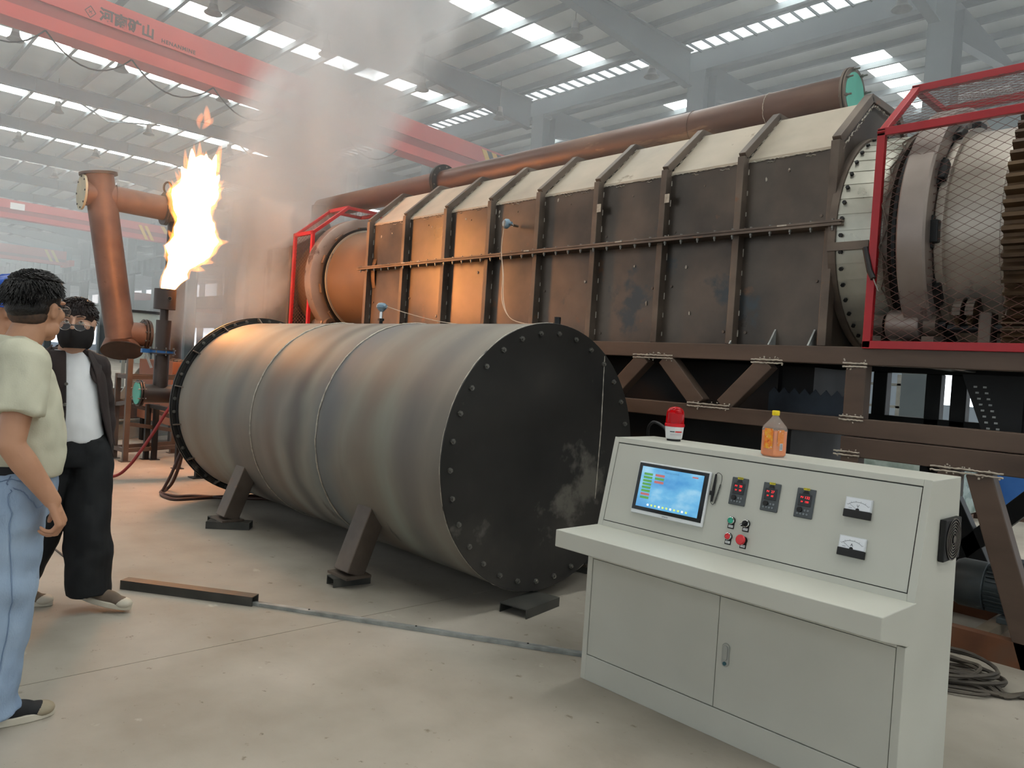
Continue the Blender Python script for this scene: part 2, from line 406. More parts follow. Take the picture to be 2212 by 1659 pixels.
b = MB(); b.box((-172.2, -22, 0), (-172, 45, 1.0)); b.box((-172.2, -22, 4.0), (-172, 45, 7.0)); b.box((-172.2, -22, 9.5), (-172, 45, ZR)); b.build('sheet', m_wallb, wb, smooth=0)
wn = base('window_33', (-172, 10, 1), 'bright daylight windows in the far end wall of the hall')
for k in range(14):
    y = -20 + 4.8 * k
    for z0, z1 in ((1, 4), (7, 9.5)):
        MB().box((-172.15, y - 1.4, z0), (-172.05, y + 1.4, z1)).build('pane', m_win, wn, smooth=0)
        MB().box((-172.2, y + 1.4, z0), (-172, y + 3.4, z1)).build('pier', m_wallb, wb, smooth=0)

# ------------------------------------------------------------------ overhead cranes
def crane(name, loc, yaw, y0, y1, zb, zt, label, stripes=True, x=0):
    t = thing(name, (x, 0, zb), label, 'crane')
    b = MB()
    def P(y, dx, z): return (x + yaw * y + dx, y, z)
    b.add([P(y, dx, z) for y in (y0, y1) for dx, z in ((-.25, zt), (.25, zt), (.25, zb + .55), (-.25, zb + .55))], [(0, 1, 5, 4), (1, 2, 6, 5), (2, 3, 7, 6), (3, 0, 4, 7), (0, 3, 2, 1), (4, 5, 6, 7)])
    b.build('girder', m_crane, t, smooth=0)
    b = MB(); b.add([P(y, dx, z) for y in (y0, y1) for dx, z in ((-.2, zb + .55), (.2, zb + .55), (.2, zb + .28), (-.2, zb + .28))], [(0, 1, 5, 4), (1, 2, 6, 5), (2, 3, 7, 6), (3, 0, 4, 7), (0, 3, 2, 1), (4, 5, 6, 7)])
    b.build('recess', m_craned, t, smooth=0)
    b = MB(); b.add([P(y, dx, z) for y in (y0, y1) for dx, z in ((-.3, zb + .28), (.3, zb + .28), (.3, zb), (-.3, zb))], [(0, 1, 5, 4), (1, 2, 6, 5), (2, 3, 7, 6), (3, 0, 4, 7), (0, 3, 2, 1), (4, 5, 6, 7)])
    b.build('bottom_flange', m_crane, t, smooth=0)
    if stripes:
        for k in range(5):
            ya = y1 - 1.25 + .25 * k
            b = MB(); b.add([P(ya + d, dx, z) for dx in (.252, .262) for d, z in ((0, zb + 1.0), (.25, zb + 1.0), (.25 + .3, zb + .56), (.3, zb + .56))], [(0, 1, 2, 3), (4, 5, 6, 7), (0, 1, 5, 4), (2, 3, 7, 6), (1, 2, 6, 5), (0, 3, 7, 4)])
            b.build('hazard_stripe', (m_yellow, m_blackp)[k % 2], t, smooth=0)
    e = MB(); e.box((x + yaw * y1 - 1.6, y1 - .05, zb - .05), (x + yaw * y1 + 1.6, y1 + .35, zb + .45)); e.build('end_carriage', m_crane, t, smooth=0)
    return t
cr = crane('bridge_crane', 0, -.112, -6, 18.1, 7.93, 9.0, 'red overhead crane girder with black lettering crossing above the flare', x=-18.55)
YE, YL, YM = 4.43, 5.21, 6.375
# lettering on the crane web (face towards the camera, +X side)
def crM(y, z): return frame((-18.55 - .112 * y + .256, y, z), (-.112, 1, 0), (0, 0, 1))
m_letter = mat('dark_lettering', (62, 42, 44), rough=.6)
text('河南矿山', .30, m_letter, 'lettering', cr, crM(YL, 8.65), .003, bold=.010)
text('HENANMINE', .125, m_letter, 'lettering', cr, crM(YM, 8.575), .003, bold=.003, space=1.2)
b = MB(); c = V((-18.55 - .112 * YE + .257, YE, 8.63))
for k in range(4):
    a0, a1 = pi / 2 * k, pi / 2 * (k + 1)
    p = c + V((-.112 * .11 * cos(a0), .11 * cos(a0), .125 * sin(a0))); q = c + V((-.112 * .11 * cos(a1), .11 * cos(a1), .125 * sin(a1)))
    b.bar(p, q, .016, .004, up=(1, .112, 0))
b.bar(c + V((0, -.035, -.03)), c + V((0, .035, .03)), .014, .004, up=(1, .112, 0)); b.bar(c + V((0, .035, -.03)), c + V((0, -.035, .03)), .014, .004, up=(1, .112, 0))
b.build('emblem', m_letter, cr, smooth=0)
# festoon cable under the girder
fest = MB()
ys_ = [2.0, 3.6, 5.35, 7.3, 9.2, 11.2, 13.2]
for a, c in zip(ys_, ys_[1:]):
    fest.tube([(-18.55 - .112 * (a + (c - a) * t / 10) + .2, a + (c - a) * t / 10, 7.93 - .5 * (1 - (t / 5 - 1) ** 2)) for t in range(11)], .017, 6)
fest.build('festoon_cable', m_rubber, cr)
c2 = crane('bridge_crane', 0, -.05, -8, 17.9, 8.1, 9.12, 'second red crane girder, faded by haze, with a pale number plate', x=-50.6)
MB().box((-50.6 - .05 * 8.8 + .255, 8.5, 8.62), (-50.6 - .05 * 8.8 + .275, 9.2, 8.98)).build('number_plate', m_white, c2, smooth=0)
for k in range(2):
    b = MB(); ya = 15.3 + .35 * k
    b.add([(-50.6 - .05 * ya + dx, ya + d, z) for dx in (.3, .32) for d, z in ((0, 8.95), (.2, 8.95), (.65, 8.1), (.45, 8.1))], [(0, 1, 2, 3), (4, 5, 6, 7), (0, 1, 5, 4), (2, 3, 7, 6), (1, 2, 6, 5), (0, 3, 7, 4)]); b.build('hazard_stripe', m_yellow, c2, smooth=0)
c3 = crane('bridge_crane', 0, -.02, -8, 17.9, 8.3, 9.6, 'third red crane girder far down the hall, palest of the three', x=-79.6, stripes=False)
for k in range(2):
    b = MB(); ya = 16.0 + .5 * k
    b.add([(-79.6 + dx, ya + d, z) for dx in (.3, .32) for d, z in ((0, 9.5), (.25, 9.5), (.75, 8.5), (.5, 8.5))], [(0, 1, 2, 3), (4, 5, 6, 7), (0, 1, 5, 4), (2, 3, 7, 6), (1, 2, 6, 5), (0, 3, 7, 4)]); b.build('hazard_stripe', m_yellow, c3, smooth=0)
c4 = crane('bridge_crane', 0, 0, 19.9, 38, 5.0, 6.2, 'red crane girder in the next bay behind the leaning pipe', x=-74, stripes=False)

# ------------------------------------------------------------------ bell lamps
rows = [('above the crane girder, %s from the left', -19.3, [7.24, 10.36, 13.62, 16.8]),
        ('under the top centre of the roof, %s from the left', -13.2, [13.78, 16.94]),
        ('just under the crane girder, %s from the left', -25.6, [4.2, 6.94, 10.07, 12.9]),
        ('in the third row of lamps behind the crane, %s from the left', -32.2, [6.69, 9.85, 13.06]),
        ('in the fourth row of lamps behind the crane, %s from the left', -38.4, [6.6, 9.56]),
        ('in the farthest visible row of lamps, %s from the left', -45.1, [9.4, 12.4])]
m_lamph = mat('lamp_housing', (150, 150, 146), rough=.3, metal=.8); m_rod = mat('lamp_rod', (96, 96, 92), rough=.5)
lamp0 = None; ordn = ['first', 'second', 'third', 'fourth', 'fifth']
def lampat(x, y, lab):
    global lamp0
    if lamp0 is None:
        lamp0 = thing('bell_lamp', (x, y, 9.6), lab, 'lamp', 'hanging bell lamps')
        MB().cyl((x, y, 10.14), (x, y, 11.0), .01, n=6).build('rod', m_rod, lamp0)
        MB().lathe((x, y, 9.97), (0, 0, 1), [(.02, .19), (.07, .185), (.09, .16), (.095, .02), (.105, 0)], 20).build('housing', m_lamph, lamp0)
        MB().lathe((x, y, 9.76), (0, 0, 1), [(.215, 0), (.212, .02), (.165, .06), (.125, .115), (.1, .21), (.085, .21), (.11, .115), (.15, .06), (.205, .014), (.215, 0)], 24).build('shade', m_lampshade, lamp0)
        return lamp0
    l = copy_tree(lamp0, (x, y, 9.6)); l['label'] = lab; return l
for tmpl, x, yy in rows:
    for i, y in enumerate(yy): lampat(x, y, 'dark bell lamp ' + tmpl % ordn[i])
lampat(-6.73, 17.14, 'bright-topped bell lamp at the upper right of the roof above the guard cage')


lpz = MB().tube([(-5.43, .60, 4.6), (-5.34, .50, 0)], .055, 14).build('steel_post', m_dark, None); lpz.data.transform(Matrix.Translation((5.34, -.50, 0))); lpz.location = (-5.34, .50, 0)
tag(lpz, 'dark steel post at the upper left corner in front of the crane', 'post')
for n_, y_ in ((2, 19.75), (3, 38.0)):
    g_ = MB().box((-150, y_ - .2, 4.2), (-20, y_ + .2, 4.95)).build('trim_%d' % n_, m_frame, None, smooth=0); tag(g_, 'grey runway girder of the next bay, %s one' % ('near' if n_ == 2 else 'far'), kind='structure')

br = base('trim_4', (-34, 10, 10.7), 'thin grey brace rods under the roof sheets in the third bay')
for (xa, ya), (xb, yb) in (((-33.46, 7.38), (-35.59, 9.28)), ((-35.59, 9.28), (-34.2, 10.9)), ((-34.24, 6.2), (-38.27, 6.08)), ((-33.92, 14.16), (-36.5, 16.22))):
    MB().bar((xa, ya, 10.78), (xb, yb, 10.76), .05, .05).build('brace_rod', m_frame, br, smooth=0)
# ------------------------------------------------------------------ horizontal tank
TX0, TX1, TY, TZ, TR = -7.5, -3.4, 3.535, .93, .853
tank = thing('storage_tank', (-5.45, TY, 0), 'large horizontal rolled steel tank with dark bolted end plate on slanted legs', 'tank')
b = MB(); b.lathe((TX0, TY, TZ), (1, 0, 0), [(TR, .0), (TR, 1.62), (TR, 2.66), (TR, 4.1)], 96); b.build('shell', m_tank, tank)
b = MB(); b.lathe((TX1, TY, TZ), (1, 0, 0), [(0, .014), (TR + .004, .014), (TR + .006, .012), (TR + .006, 0), (0, 0)], 96); b.build('end_plate', m_plate, tank)
def seam(ax_x, name='weld_seam', par=tank, r=TR, w=.016, y=TY, z=TZ, m=m_weld):
    pts = []
    for i in range(160):
        a = 2 * pi * i / 160; rr = r + .001 + .003 * random.random()
        pts.append((ax_x + .006 * mnoise.noise(V((i * .3, ax_x, 0))), y + rr * cos(a), z + rr * sin(a)))
    return MB().tube(pts, [w * (.25 + .3 * random.random()) for _ in pts], 5, closed=True).build(name, m, par)
seam(-5.88); seam(-4.82); seam(TX1 + .004, w=.01, r=TR + .002)
# weld seam across the end plate
pts = [(TX1 + .016, TY + .50 + .012 * (1 - abs(2 * t / 30 - 1)) + .002 * random.random(), TZ - .30 + .98 * t / 30) for t in range(31)]
MB().tube(pts, [.002 + .003 * random.random() for _ in pts], 5).build('weld_seam', m_weld, tank)
hexb = MB().cyl((0, 0, 0), (.014, 0, 0), .017, n=6); hexb.cyl((.014, 0, 0), (.024, 0, 0), .009, n=8)
h0 = None
for k in range(30):
    a = 2 * pi * (k + .3) / 30; p = V((TX1 + .012, TY + .795 * cos(a), TZ + .795 * sin(a)))
    if h0 is None: h0 = hexb.build('bolt', m_bolt, None, smooth=0); h0.parent = tank; o = h0
    else: o = cp(h0, None, tank)
    o.location = p - tank.location; o.rotation_euler = (random.random(), 0, 0)
# far flange with gussets and bolts
MB().ring((TX0 - .03, TY, TZ), (1, 0, 0), TR - .06, TR + .045, .02, 96).build('far_flange', m_plate, tank)
MB().ring((TX0 - .055, TY, TZ), (1, 0, 0), 0.0, TR + .055, .02, 96).build('far_cover', m_plate, tank)
MB().ring((TX0 + .0, TY, TZ), (1, 0, 0), TR, TR + .012, .04, 96).build('collar', m_dark, tank)
for k in range(15):
    a = 2 * pi * k / 15; u = V((0, cos(a), sin(a))); t = V((0, -sin(a), cos(a))); c = V((TX0 - .01, TY, TZ)) + u * TR
    MB().prism([c - t * .005, c - t * .005 + u * .05, c - t * .005 + u * .05 + V((.03, 0, 0)), c - t * .005 + V((.1, 0, 0))], t * .01).build('gusset', m_rib, tank, smooth=0)
    for q in (.33, .67):
        o = cp(h0, None, tank); a2 = 2 * pi * (k + q) / 15
        o.location = V((TX0 - .01, TY + (TR + .024) * cos(a2), TZ + (TR + .024) * sin(a2))) - tank.location
# legs
def leg(x, near):
    s = -1 if near else 1
    yf, yt = (2.70, 2.90) if near else (4.37, 4.17)
    zf, zt = .075, .6
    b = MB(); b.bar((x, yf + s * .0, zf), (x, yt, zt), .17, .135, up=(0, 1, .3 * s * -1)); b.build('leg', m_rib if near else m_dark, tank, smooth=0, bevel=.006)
    b = MB(); b.box((x - .12, yf - .085, .06), (x + .12, yf + .1, .075)); b.build('foot_plate', m_rib, tank, smooth=0)
    o = seamleg = MB().tube([(x - .085, yt - .09 , zt - .05), (x + .085, yt - .09, zt - .05)], .006, 5).build('weld_seam', m_weld, tank)
leg(-6.27, 1); leg(-4.32, 1); leg(-6.27, 0); leg(-3.75, 0)
# nozzle and sensor sockets
MB().cyl((-3.58, 3.75, TZ + .80), (-3.58, 3.75, 1.85), .024, n=16).build('nozzle', m_dark, tank)
MB().cyl((-5.72, 3.75, TZ + .80), (-5.72, 3.75, 1.83), .016, n=12).cyl((-5.72, 3.75, 1.83), (-5.72, 3.75, 1.85), .027, n=6).build('nozzle', m_dark, tank)

def tsensor(p, d, label, stem):
    """thermocouple: blue-grey head on a bright stem; p = outer end of head, d = direction of the stem"""
    p = V(p); d = V(d).normalized()
    t = thing('temperature_sensor', p, label, 'sensor')
    MB().cyl(p + d * .035, p + d * stem, .009, n=10).build('stem', m_chrome, t)
    MB().cyl(p + d * (stem - .07), p + d * stem, .014, n=6).build('socket_nut', m_chrome, t)
    b = MB(); b.lathe(p, d, [(0, -.035), (.03, -.03), (.046, -.012), (.048, .008), (.03, .03), (.016, .045), (0, .045)], 20)
    u, w, _ = axes(d); b.cyl(p, p + u * .075, .018, .014, n=12); b.build('head', mat('sensor_head', [(112, 140, 158), (132, 156, 170)], 8, .45, .2), t)
    return t, p + u * .075
ts1, e1 = tsensor((-5.72, 3.75, 1.955), (0, 0, -1), 'blue-headed temperature probe standing on top of the tank', .12)
# loose steel under and beside the tank
m_stub = mat('cut_steel_stub', [(58, 58, 55), (82, 80, 74)], 6, .55, .3, .03)
def stub(name, p, q, w, h, lab, side=None, up=(0, 0, 1), cat='steel block'):
    b = MB(); b.rhs(p, q, w, h, .006, up, side); o = b.build(name, m_stub, None, smooth=0)
    c = (V(p) + V(q)) / 2; c.z -= h / 2
    o.data.transform(Matrix.Translation(-c)); o.location = c
    return tag(o, lab, cat)
stub('steel_stub', (-6.31, 2.56, .03), (-6.1, 2.84, .03), .13, .058, 'short hollow steel stub under the left tank leg')
stub('steel_stub', (-6.43, 2.62, .03), (-6.42, 2.86, .03), .09, .058, 'second hollow steel stub beside the one under the left tank leg')
stub('channel_stub', (-4.34, 2.58, .03), (-4.31, 2.84, .03), .11, .058, 'small upturned channel piece under the middle tank leg', 'b')
stub('channel_stub', (-3.265, 3.20, .029), (-3.335, 3.56, .029), .2, .058, 'dark channel offcut lying loose before the tank end plate', 'b')
stub('steel_stub', (-6.3, 4.27, .03), (-6.2, 4.5, .03), .14, .058, 'hollow stub under the far left tank leg behind the tank')
stub('steel_stub', (-3.9, 4.36, .03), (-3.6, 4.42, .03), .16, .058, 'dark block under the tank beside the console base')
# long pieces on the floor
stub('floor_channel', (-4.93, 1.51, .0275), (-4.225, 2.02, .0275), .075, .055, 'dark steel channel lying on the floor by the walking man', 'b', cat='steel channel')
d = (V((-2.2, 3.315, 0)) - V((-4.23, 2.02, 0))).normalized(); n_ = V((-d.y, d.x, 0))
b = MB(); A = V((-4.24, 2.02, 0)); B = A + d * 2.38
b.add([A + n_ * .03 + V((0, 0, .012)), B + n_ * .03 + V((0, 0, .012)), B - n_ * .03 + V((0, 0, .022)), A - n_ * .03 + V((0, 0, .022)), A + n_ * .03 + V((0, 0, .008)), B + n_ * .03 + V((0, 0, .008)), B - n_ * .03 + V((0, 0, .018)), A - n_ * .03 + V((0, 0, .018)),
       A - n_ * .026 + V((0, 0, 0)), B - n_ * .026 + V((0, 0, 0))], [(0, 1, 2, 3), (7, 6, 5, 4), (0, 3, 7, 4), (1, 5, 6, 2), (0, 4, 5, 1), (3, 2, 6, 7), (3, 2, 9, 8)])
fs = b.build('galvanised_strip', m_galv, None, smooth=0); c = (A + B) / 2; c.z = 0; fs.data.transform(Matrix.Translation(-c)); fs.location = c
tag(fs, 'long galvanised strip running from the dark channel to the console', 'metal strip')
fb = MB().box((-7.6, -.006, 0), (-4.95, .006, .006)).build('flat_bar', m_dark, None, smooth=0); fb.location = (0, 1.46, 0); fb.rotation_euler = (0, 0, .012)
tag(fb, 'thin dark flat bar on the floor leading to the dark channel', 'metal strip')
for s_ in (.36, 1.02, 1.66):
    p = A + d * s_ + V((0, 0, .0185))
    MB().cyl(p, p + V((0, 0, .003)), .006, n=10).build('bolt_hole', m_blackp, fs, smooth=0)

# ------------------------------------------------------------------ control console
CX0, CX1 = -2.405, -.945
con = thing('control_console', (-1.675, 3.08, 0), 'light grey steel control console with sloping instrument panel and two doors', 'console')
side = [(2.85, 0), (2.85, .60), (2.606, .672), (2.606, .75), (2.905, .75), (3.0, 1.176), (3.315, 1.176), (3.36, 0)]
b = MB()
# closed body behind the doors and panel
body = [(2.868, .0), (2.868, .60), (2.905, .62), (2.905, .745), (2.998, 1.176), (3.312, 1.176), (3.358, 0)]
b.prism([(CX0 + .001, y, z) for y, z in body], (CX1 - CX0 - .002, 0, 0)); b.build('body', m_cream, con, smooth=0, bevel=.003)
b = MB()
for xa in (CX0, CX1 - .03): b.box((xa, 2.845, 0), (xa + .03, 2.87, .60))
b.box((CX0 + .03, 2.845, .0), (CX1 - .03, 2.87, .122)); b.box((CX0 + .03, 2.845, .593), (CX1 - .03, 2.87, .61)); b.build('cabinet_frame', m_cream, con, smooth=0, bevel=.002)
for xa, xb in ((CX0 + .0325, -1.6785), (-1.6755, CX1 - .0325)):
    MB().box((xa, 2.848, .1255), (xb, 2.867, .59)).build('door', m_cream, con, smooth=0, bevel=.0015)
MB().box((CX0 + .031, 2.8672, .1235), (CX1 - .031, 2.8678, .592)).build('gap_shade_sheet', m_rubber, con, smooth=0)  # black sheet standing in for the shade in the door gaps
# door handle
hd = MB(); hd.add([], [])
def stadium(cx_, cz, w, h, y0_, y1_, n=10):
    pts = []
    for k in range(n + 1): a = pi * k / n; pts.append((cx_ + w / 2 * cos(a), y0_, cz + h / 2 - w / 2 + w / 2 * sin(a)))
    for k in range(n + 1): a = pi + pi * k / n; pts.append((cx_ + w / 2 * cos(a), y0_, cz - h / 2 + w / 2 + w / 2 * sin(a)))
    return pts, (0, y1_ - y0_, 0)
hd.prism(*stadium(-1.632, .357, .034, .098, 2.848, 2.842)); dh = hd.build('door_handle', mat('handle_grey', (164, 165, 158), rough=.35, metal=.2), con, smooth=0, bevel=.0015)
MB().prism(*stadium(-1.632, .366, .02, .062, 2.842, 2.8385)).build('lever', mat('handle_grey'  , ()), dh, smooth=0, bevel=.002)
MB().cyl((-1.632, 2.843, .322), (-1.632, 2.838, .322), .008, n=14).build('lock', mat('lock_blue', (70, 110, 118), rough=.4, metal=.4), dh)
# desk shelf: lip, top, wedge ends
b = MB(); b.prism([(CX0 - .003, y, z) for y, z in ((2.606, .672), (2.606, .75), (2.912, .748), (2.912, .62), (2.855, .602))], (CX1 - CX0 + .006, 0, 0)); b.build('desk_shelf', m_cream, con, smooth=0, bevel=.003)
# sloping panel frame and door
P0 = V((0, 2.905, .745)); sd = V((0, .2101, .9777)); nn = V((0, -.9777, .2101))
def PP(x, v, h=0): return V((x, 0, 0)) + P0 + sd * v + nn * h
def pbox(mb, x0, x1, v0, v1, h0, h1):
    vs = [PP(x0, v0, h0), PP(x1, v0, h0), PP(x1, v1, h0), PP(x0, v1, h0), PP(x0, v0, h1), PP(x1, v0, h1), PP(x1, v1, h1), PP(x0, v1, h1)]
    return mb.add(vs, [(0, 3, 2, 1), (4, 5, 6, 7), (0, 1, 5, 4), (1, 2, 6, 5), (2, 3, 7, 6), (3, 0, 4, 7)])
b = MB(); pbox(b, CX0, CX0 + .028, 0, .4416, 0, .006); pbox(b, CX1 - .028, CX1, 0, .4416, 0, .006); pbox(b, CX0 + .028, CX1 - .028, 0, .0275, 0, .006); pbox(b, CX0 + .028, CX1 - .028, .4165, .4416, 0, .006)
b.build('panel_frame', m_cream, con, smooth=0, bevel=.0015)
b = MB(); pbox(b, CX0 + .0285, CX1 - .0285, .028, .416, .0002, .0007); b.build('gap_shade_sheet', m_rubber, con, smooth=0)  # black backing that paints the shade of the gap round the panel door
b = MB(); pbox(b, -2.3735, -.9765, .0312, .4118, .0009, .005); b.build('panel_door', m_cream, con, smooth=0, bevel=.001)
def PM(x, v, h): return frame(PP(x, v, h), (1, 0, 0), sd)
H0 = .005
# monitor
mon = thing('touch_monitor', PP(-2.02, .096, H0), 'white framed touch screen showing a blue control page on the console', 'monitor')
mon['category'] = 'monitor'
b = MB(); pbox(b, -2.217, -1.827, .096, .342, H0, H0 + .014); b.build('bezel', mat('monitor_white', (222, 224, 224), rough=.3), mon, smooth=0, bevel=.004)
b = MB(); pbox(b, -2.213, -1.835, .114, .335, H0 + .0135, H0 + .0155); b.build('black_border', mat('glass_black', (14, 16, 20), rough=.12), mon, smooth=0, bevel=.0005)
m_scr = bpy.data.materials.new('screen_sky'); m_scr.use_nodes = True
N = m_scr.node_tree.nodes; L = m_scr.node_tree.links; pb = N['Principled BSDF']
tc = N.new('ShaderNodeTexCoord'); mp = N.new('ShaderNodeMapping'); mp.inputs['Scale'].default_value = (5, 5, 9); L.new(tc.outputs['Object'], mp.inputs[0])
nz = N.new('ShaderNodeTexNoise'); nz.inputs['Scale'].default_value = 1; nz.inputs['Detail'].default_value = 5; L.new(mp.outputs[0], nz.inputs[0])
cr_ = N.new('ShaderNodeValToRGB'); L.new(nz.outputs[0], cr_.inputs[0]); e = cr_.color_ramp.elements
e[0].position = .35; e[0].color = lin((74, 148, 206)); e[1].position = .62; e[1].color = lin((156, 206, 232)); x_ = e.new(.5); x_.color = lin((104, 178, 222))
L.new(cr_.outputs[0], pb.inputs['Emission Color']); pb.inputs['Emission Strength'].default_value = .75; pb.inputs['Base Color'].default_value = (.01, .01, .01, 1); pb.inputs['Roughness'].default_value = .12
b = MB(); pbox(b, -2.193, -1.857, .131, .320, H0 + .015, H0 + .0165); b.build('screen', m_scr, mon, smooth=0)
m_sg = mat('screen_green', (40, 120, 40), rough=.3, emit=((96, 150, 84), .6)); m_sr = mat('screen_red', (150, 60, 60), rough=.3, emit=((168, 110, 110), .6))
for k in range(8):
    b = MB(); pbox(b, -2.177, -2.128, .280 - .0157 * k, .291 - .0157 * k, H0 + .016, H0 + .0172); b.build('screen_button', m_sr if k == 6 else m_sg, mon, smooth=0)
for k in range(3):
    b = MB(); pbox(b, -2.113, -2.062, .281 - .0157 * k, .292 - .0157 * k, H0 + .016, H0 + .0172); b.build('screen_button', m_sg if k == 1 else m_sr, mon, smooth=0)
m_sw = mat('screen_text', (90, 140, 170), rough=.3, emit=((70, 120, 160), .5)); m_sy = mat('screen_icon', (190, 200, 90), rough=.3, emit=((170, 196, 120), .7))
text('热解炭化控制系统', .010, m_sw, 'screen_title', mon, PM(-2.025, .304, H0 + .0172), .0002)
for k in range(11):
    b = MB(); xx = -2.13 + .021 * k; pbox(b, xx, xx + .010, .140, .149, H0 + .016, H0 + .0171); b.build('screen_icon', m_sy if k % 3 else mat('screen_white', (230, 235, 240), rough=.3, emit=((220, 230, 240), .7)), mon, smooth=0)
b = MB(); pbox(b, -1.915, -1.885, .302, .308, H0 + .016, H0 + .0171); b.build('screen_button', m_sr, mon, smooth=0)
text('UPMEON', .008, mat('maker_grey', (90, 92, 96), rough=.5), 'maker_mark', mon, PM(-2.022, .105, H0 + .0145), .0002)
# stylus hanging at the right of the monitor
sty = thing('stylus', PP(-1.806, .215, H0), 'black stylus with coiled cord clipped to the right edge of the monitor', 'stylus')
MB().tube([PP(-1.8055, .215, .014), PP(-1.8055, .27, .014), PP(-1.8055, .337, .014)], [.005, .0065, .0045], 10).build('pen', m_rubber, sty)
b = MB(); pbox(b, -1.822, -1.803, .243, .262, H0, .013); b.build('clip', m_rubber, sty, smooth=0)
cord = [PP(-1.8055, .337, .014), PP(-1.795, .345, .014), PP(-1.778, .335, .013), PP(-1.774, .31, .013), PP(-1.777, .295, .012)]
b = MB(); b.tube(catmull(cord, 5), .0012, 5)
coil = [PP(-1.777 - .013 * t / 60 + .0035 * cos(t * 1.6), .295 - .084 * t / 60, .011 + .0035 * sin(t * 1.6)) for t in range(61)]
b.tube(coil, .0012, 5); b.tube(catmull([coil[-1], PP(-1.8, .204, .01), PP(-1.812, .215, .012)], 5), .0012, 5); b.build('cord', m_rubber, sty)
# three temperature controllers
m_ctl = mat('controller_grey', (74, 78, 80), rough=.45); m_dig = mat('red_digits', (120, 10, 14), rough=.3, emit=((255, 40, 46), 1.6)); m_ybl = mat('yellow_label', (220, 204, 40), rough=.5)
m_blk = mat('display_black', (26, 24, 26), rough=.2); m_key = mat('grey_key', (120, 126, 130), rough=.4)
for n, (xa, l1, l2, tg) in enumerate(((-1.727, '30', '50', '炉膛温度'), (-1.580, '27', '65', '上段温度'), (-1.433, '132', '150', '尾气温度'))):
    t = thing('temperature_controller', PP(xa + .0385, .221, H0), 'grey digital controller with red digits, %s of the three, %s' % (('leftmost', 'middle', 'rightmost')[n], ('beside the stylus', 'between the other two', 'nearest the two dial meters')[n]), 'controller', 'temperature controllers on the console')
    b = MB(); pbox(b, xa, xa + .077, .221, .339, H0, H0 + .006); b.build('case', m_ctl, t, smooth=0, bevel=.003)
    b = MB(); pbox(b, xa + .012, xa + .065, .268, .315, H0 + .0055, H0 + .008); b.build('display', m_blk, t, smooth=0, bevel=.001)
    text('PV', .011, m_dig, 'digits', t, PM(xa + .0255, .302, H0 + .0082), .0003); text(l1, .0145, m_dig, 'digits', t, PM(xa + .047, .302, H0 + .0082), .0003)
    text('SV', .0085, m_dig, 'digits', t, PM(xa + .0275, .285, H0 + .0082), .0003); text(l2, .011, m_dig, 'digits', t, PM(xa + .047, .285, H0 + .0082), .0003)
    b = MB(); pbox(b, xa + .027, xa + .052, .332, .341, H0 + .006, H0 + .0085); b.build('yellow_tag', m_ybl, t, smooth=0)
    text(tg, .006, m_blackp, 'tag_lettering', t, PM(xa + .0395, .3365, H0 + .0087), .0001)
    b = MB(); b.prism([PP(xa + .026, .318, H0 + .006), PP(xa + .053, .318, H0 + .006), PP(xa + .046, .329, H0 + .006), PP(xa + .033, .329, H0 + .006)], nn * .004); b.build('latch', m_rubber, t, smooth=0)
    MB().cyl(PP(xa + .024, .252, H0 + .006), PP(xa + .024, .252, H0 + .014), .0105, n=18).build('knob', m_rubber, t)
    for kx, kv in ((.045, .252), (.058, .252), (.016, .237), (.029, .237), (.042, .237), (.055, .237)):
        MB().cyl(PP(xa + kx, kv, H0 + .005), PP(xa + kx, kv, H0 + .0085), .0042, n=10).build('key', m_key, t)
# push buttons
def button(name, x, v, label, cap, capmat, ring=True):
    t = thing(name, PP(x, v, H0), label, 'button')
    b = MB(); pbox(b, x - .0145, x + .0145, v - .034, v - .004, H0, H0 + .003); b.build('tag_plate', m_rubber, t, smooth=0, bevel=.001)
    b = MB(); pbox(b, x - .0105, x + .0105, v - .029, v - .019, H0 + .003, H0 + .004); b.build('white_tag', m_white, t, smooth=0)
    MB().cyl(PP(x, v, H0), PP(x, v, H0 + .006), .0165, n=22).build('base_ring', m_rubber, t)
    if ring: MB().lathe(PP(x, v, H0), nn, [(.0155, .006), (.0155, .012), (.013, .0135), (.012, .012)], 22).build('chrome_ring', m_chrome, t)
    cap(t); return t
gm = mat('green_cap', (40, 158, 128), rough=.35); rm_ = mat('red_cap', (206, 46, 52), rough=.35)
t = button('push_button', -1.696, .153, 'green push button at upper left of the four console buttons', lambda t: MB().lathe(PP(-1.696, .153, H0), nn, [(.0125, .006), (.0125, .015), (.009, .016), (.008, .0145), (0, .0145)], 20).build('cap', gm, t), gm)
text('热风启动', .005, m_blackp, 'tag_lettering', t, PM(-1.696, .129, H0 + .0042), .0001)
t = button('selector_switch', -1.627, .153, 'black rotary selector switch at upper right of the four console buttons', lambda t: (MB().cyl(PP(-1.627, .153, H0 + .006), PP(-1.627, .153, H0 + .018), .0125, n=20).build('dial', m_rubber, t), MB().bar(PP(-1.617, .161, .025), PP(-1.641, .142, .025), .009, .014, up=nn).build('pointer', m_rubber, t, smooth=0), MB().bar(PP(-1.634, .1475, .0325), PP(-1.641, .142, .0325), .003, .001, up=nn).build('white_mark', m_white, t, smooth=0)), m_rubber)
text('点火开关', .005, m_blackp, 'tag_lettering', t, PM(-1.627, .129, H0 + .0042), .0001)
t = button('push_button', -1.697, .085, 'red flat push button at lower left of the four console buttons', lambda t: MB().lathe(PP(-1.697, .085, H0), nn, [(.0125, .006), (.0125, .015), (.009, .016), (.008, .0145), (0, .0145)], 20).build('cap', rm_, t), rm_)
text('停止', .006, m_blackp, 'tag_lettering', t, PM(-1.697, .061, H0 + .0042), .0001)
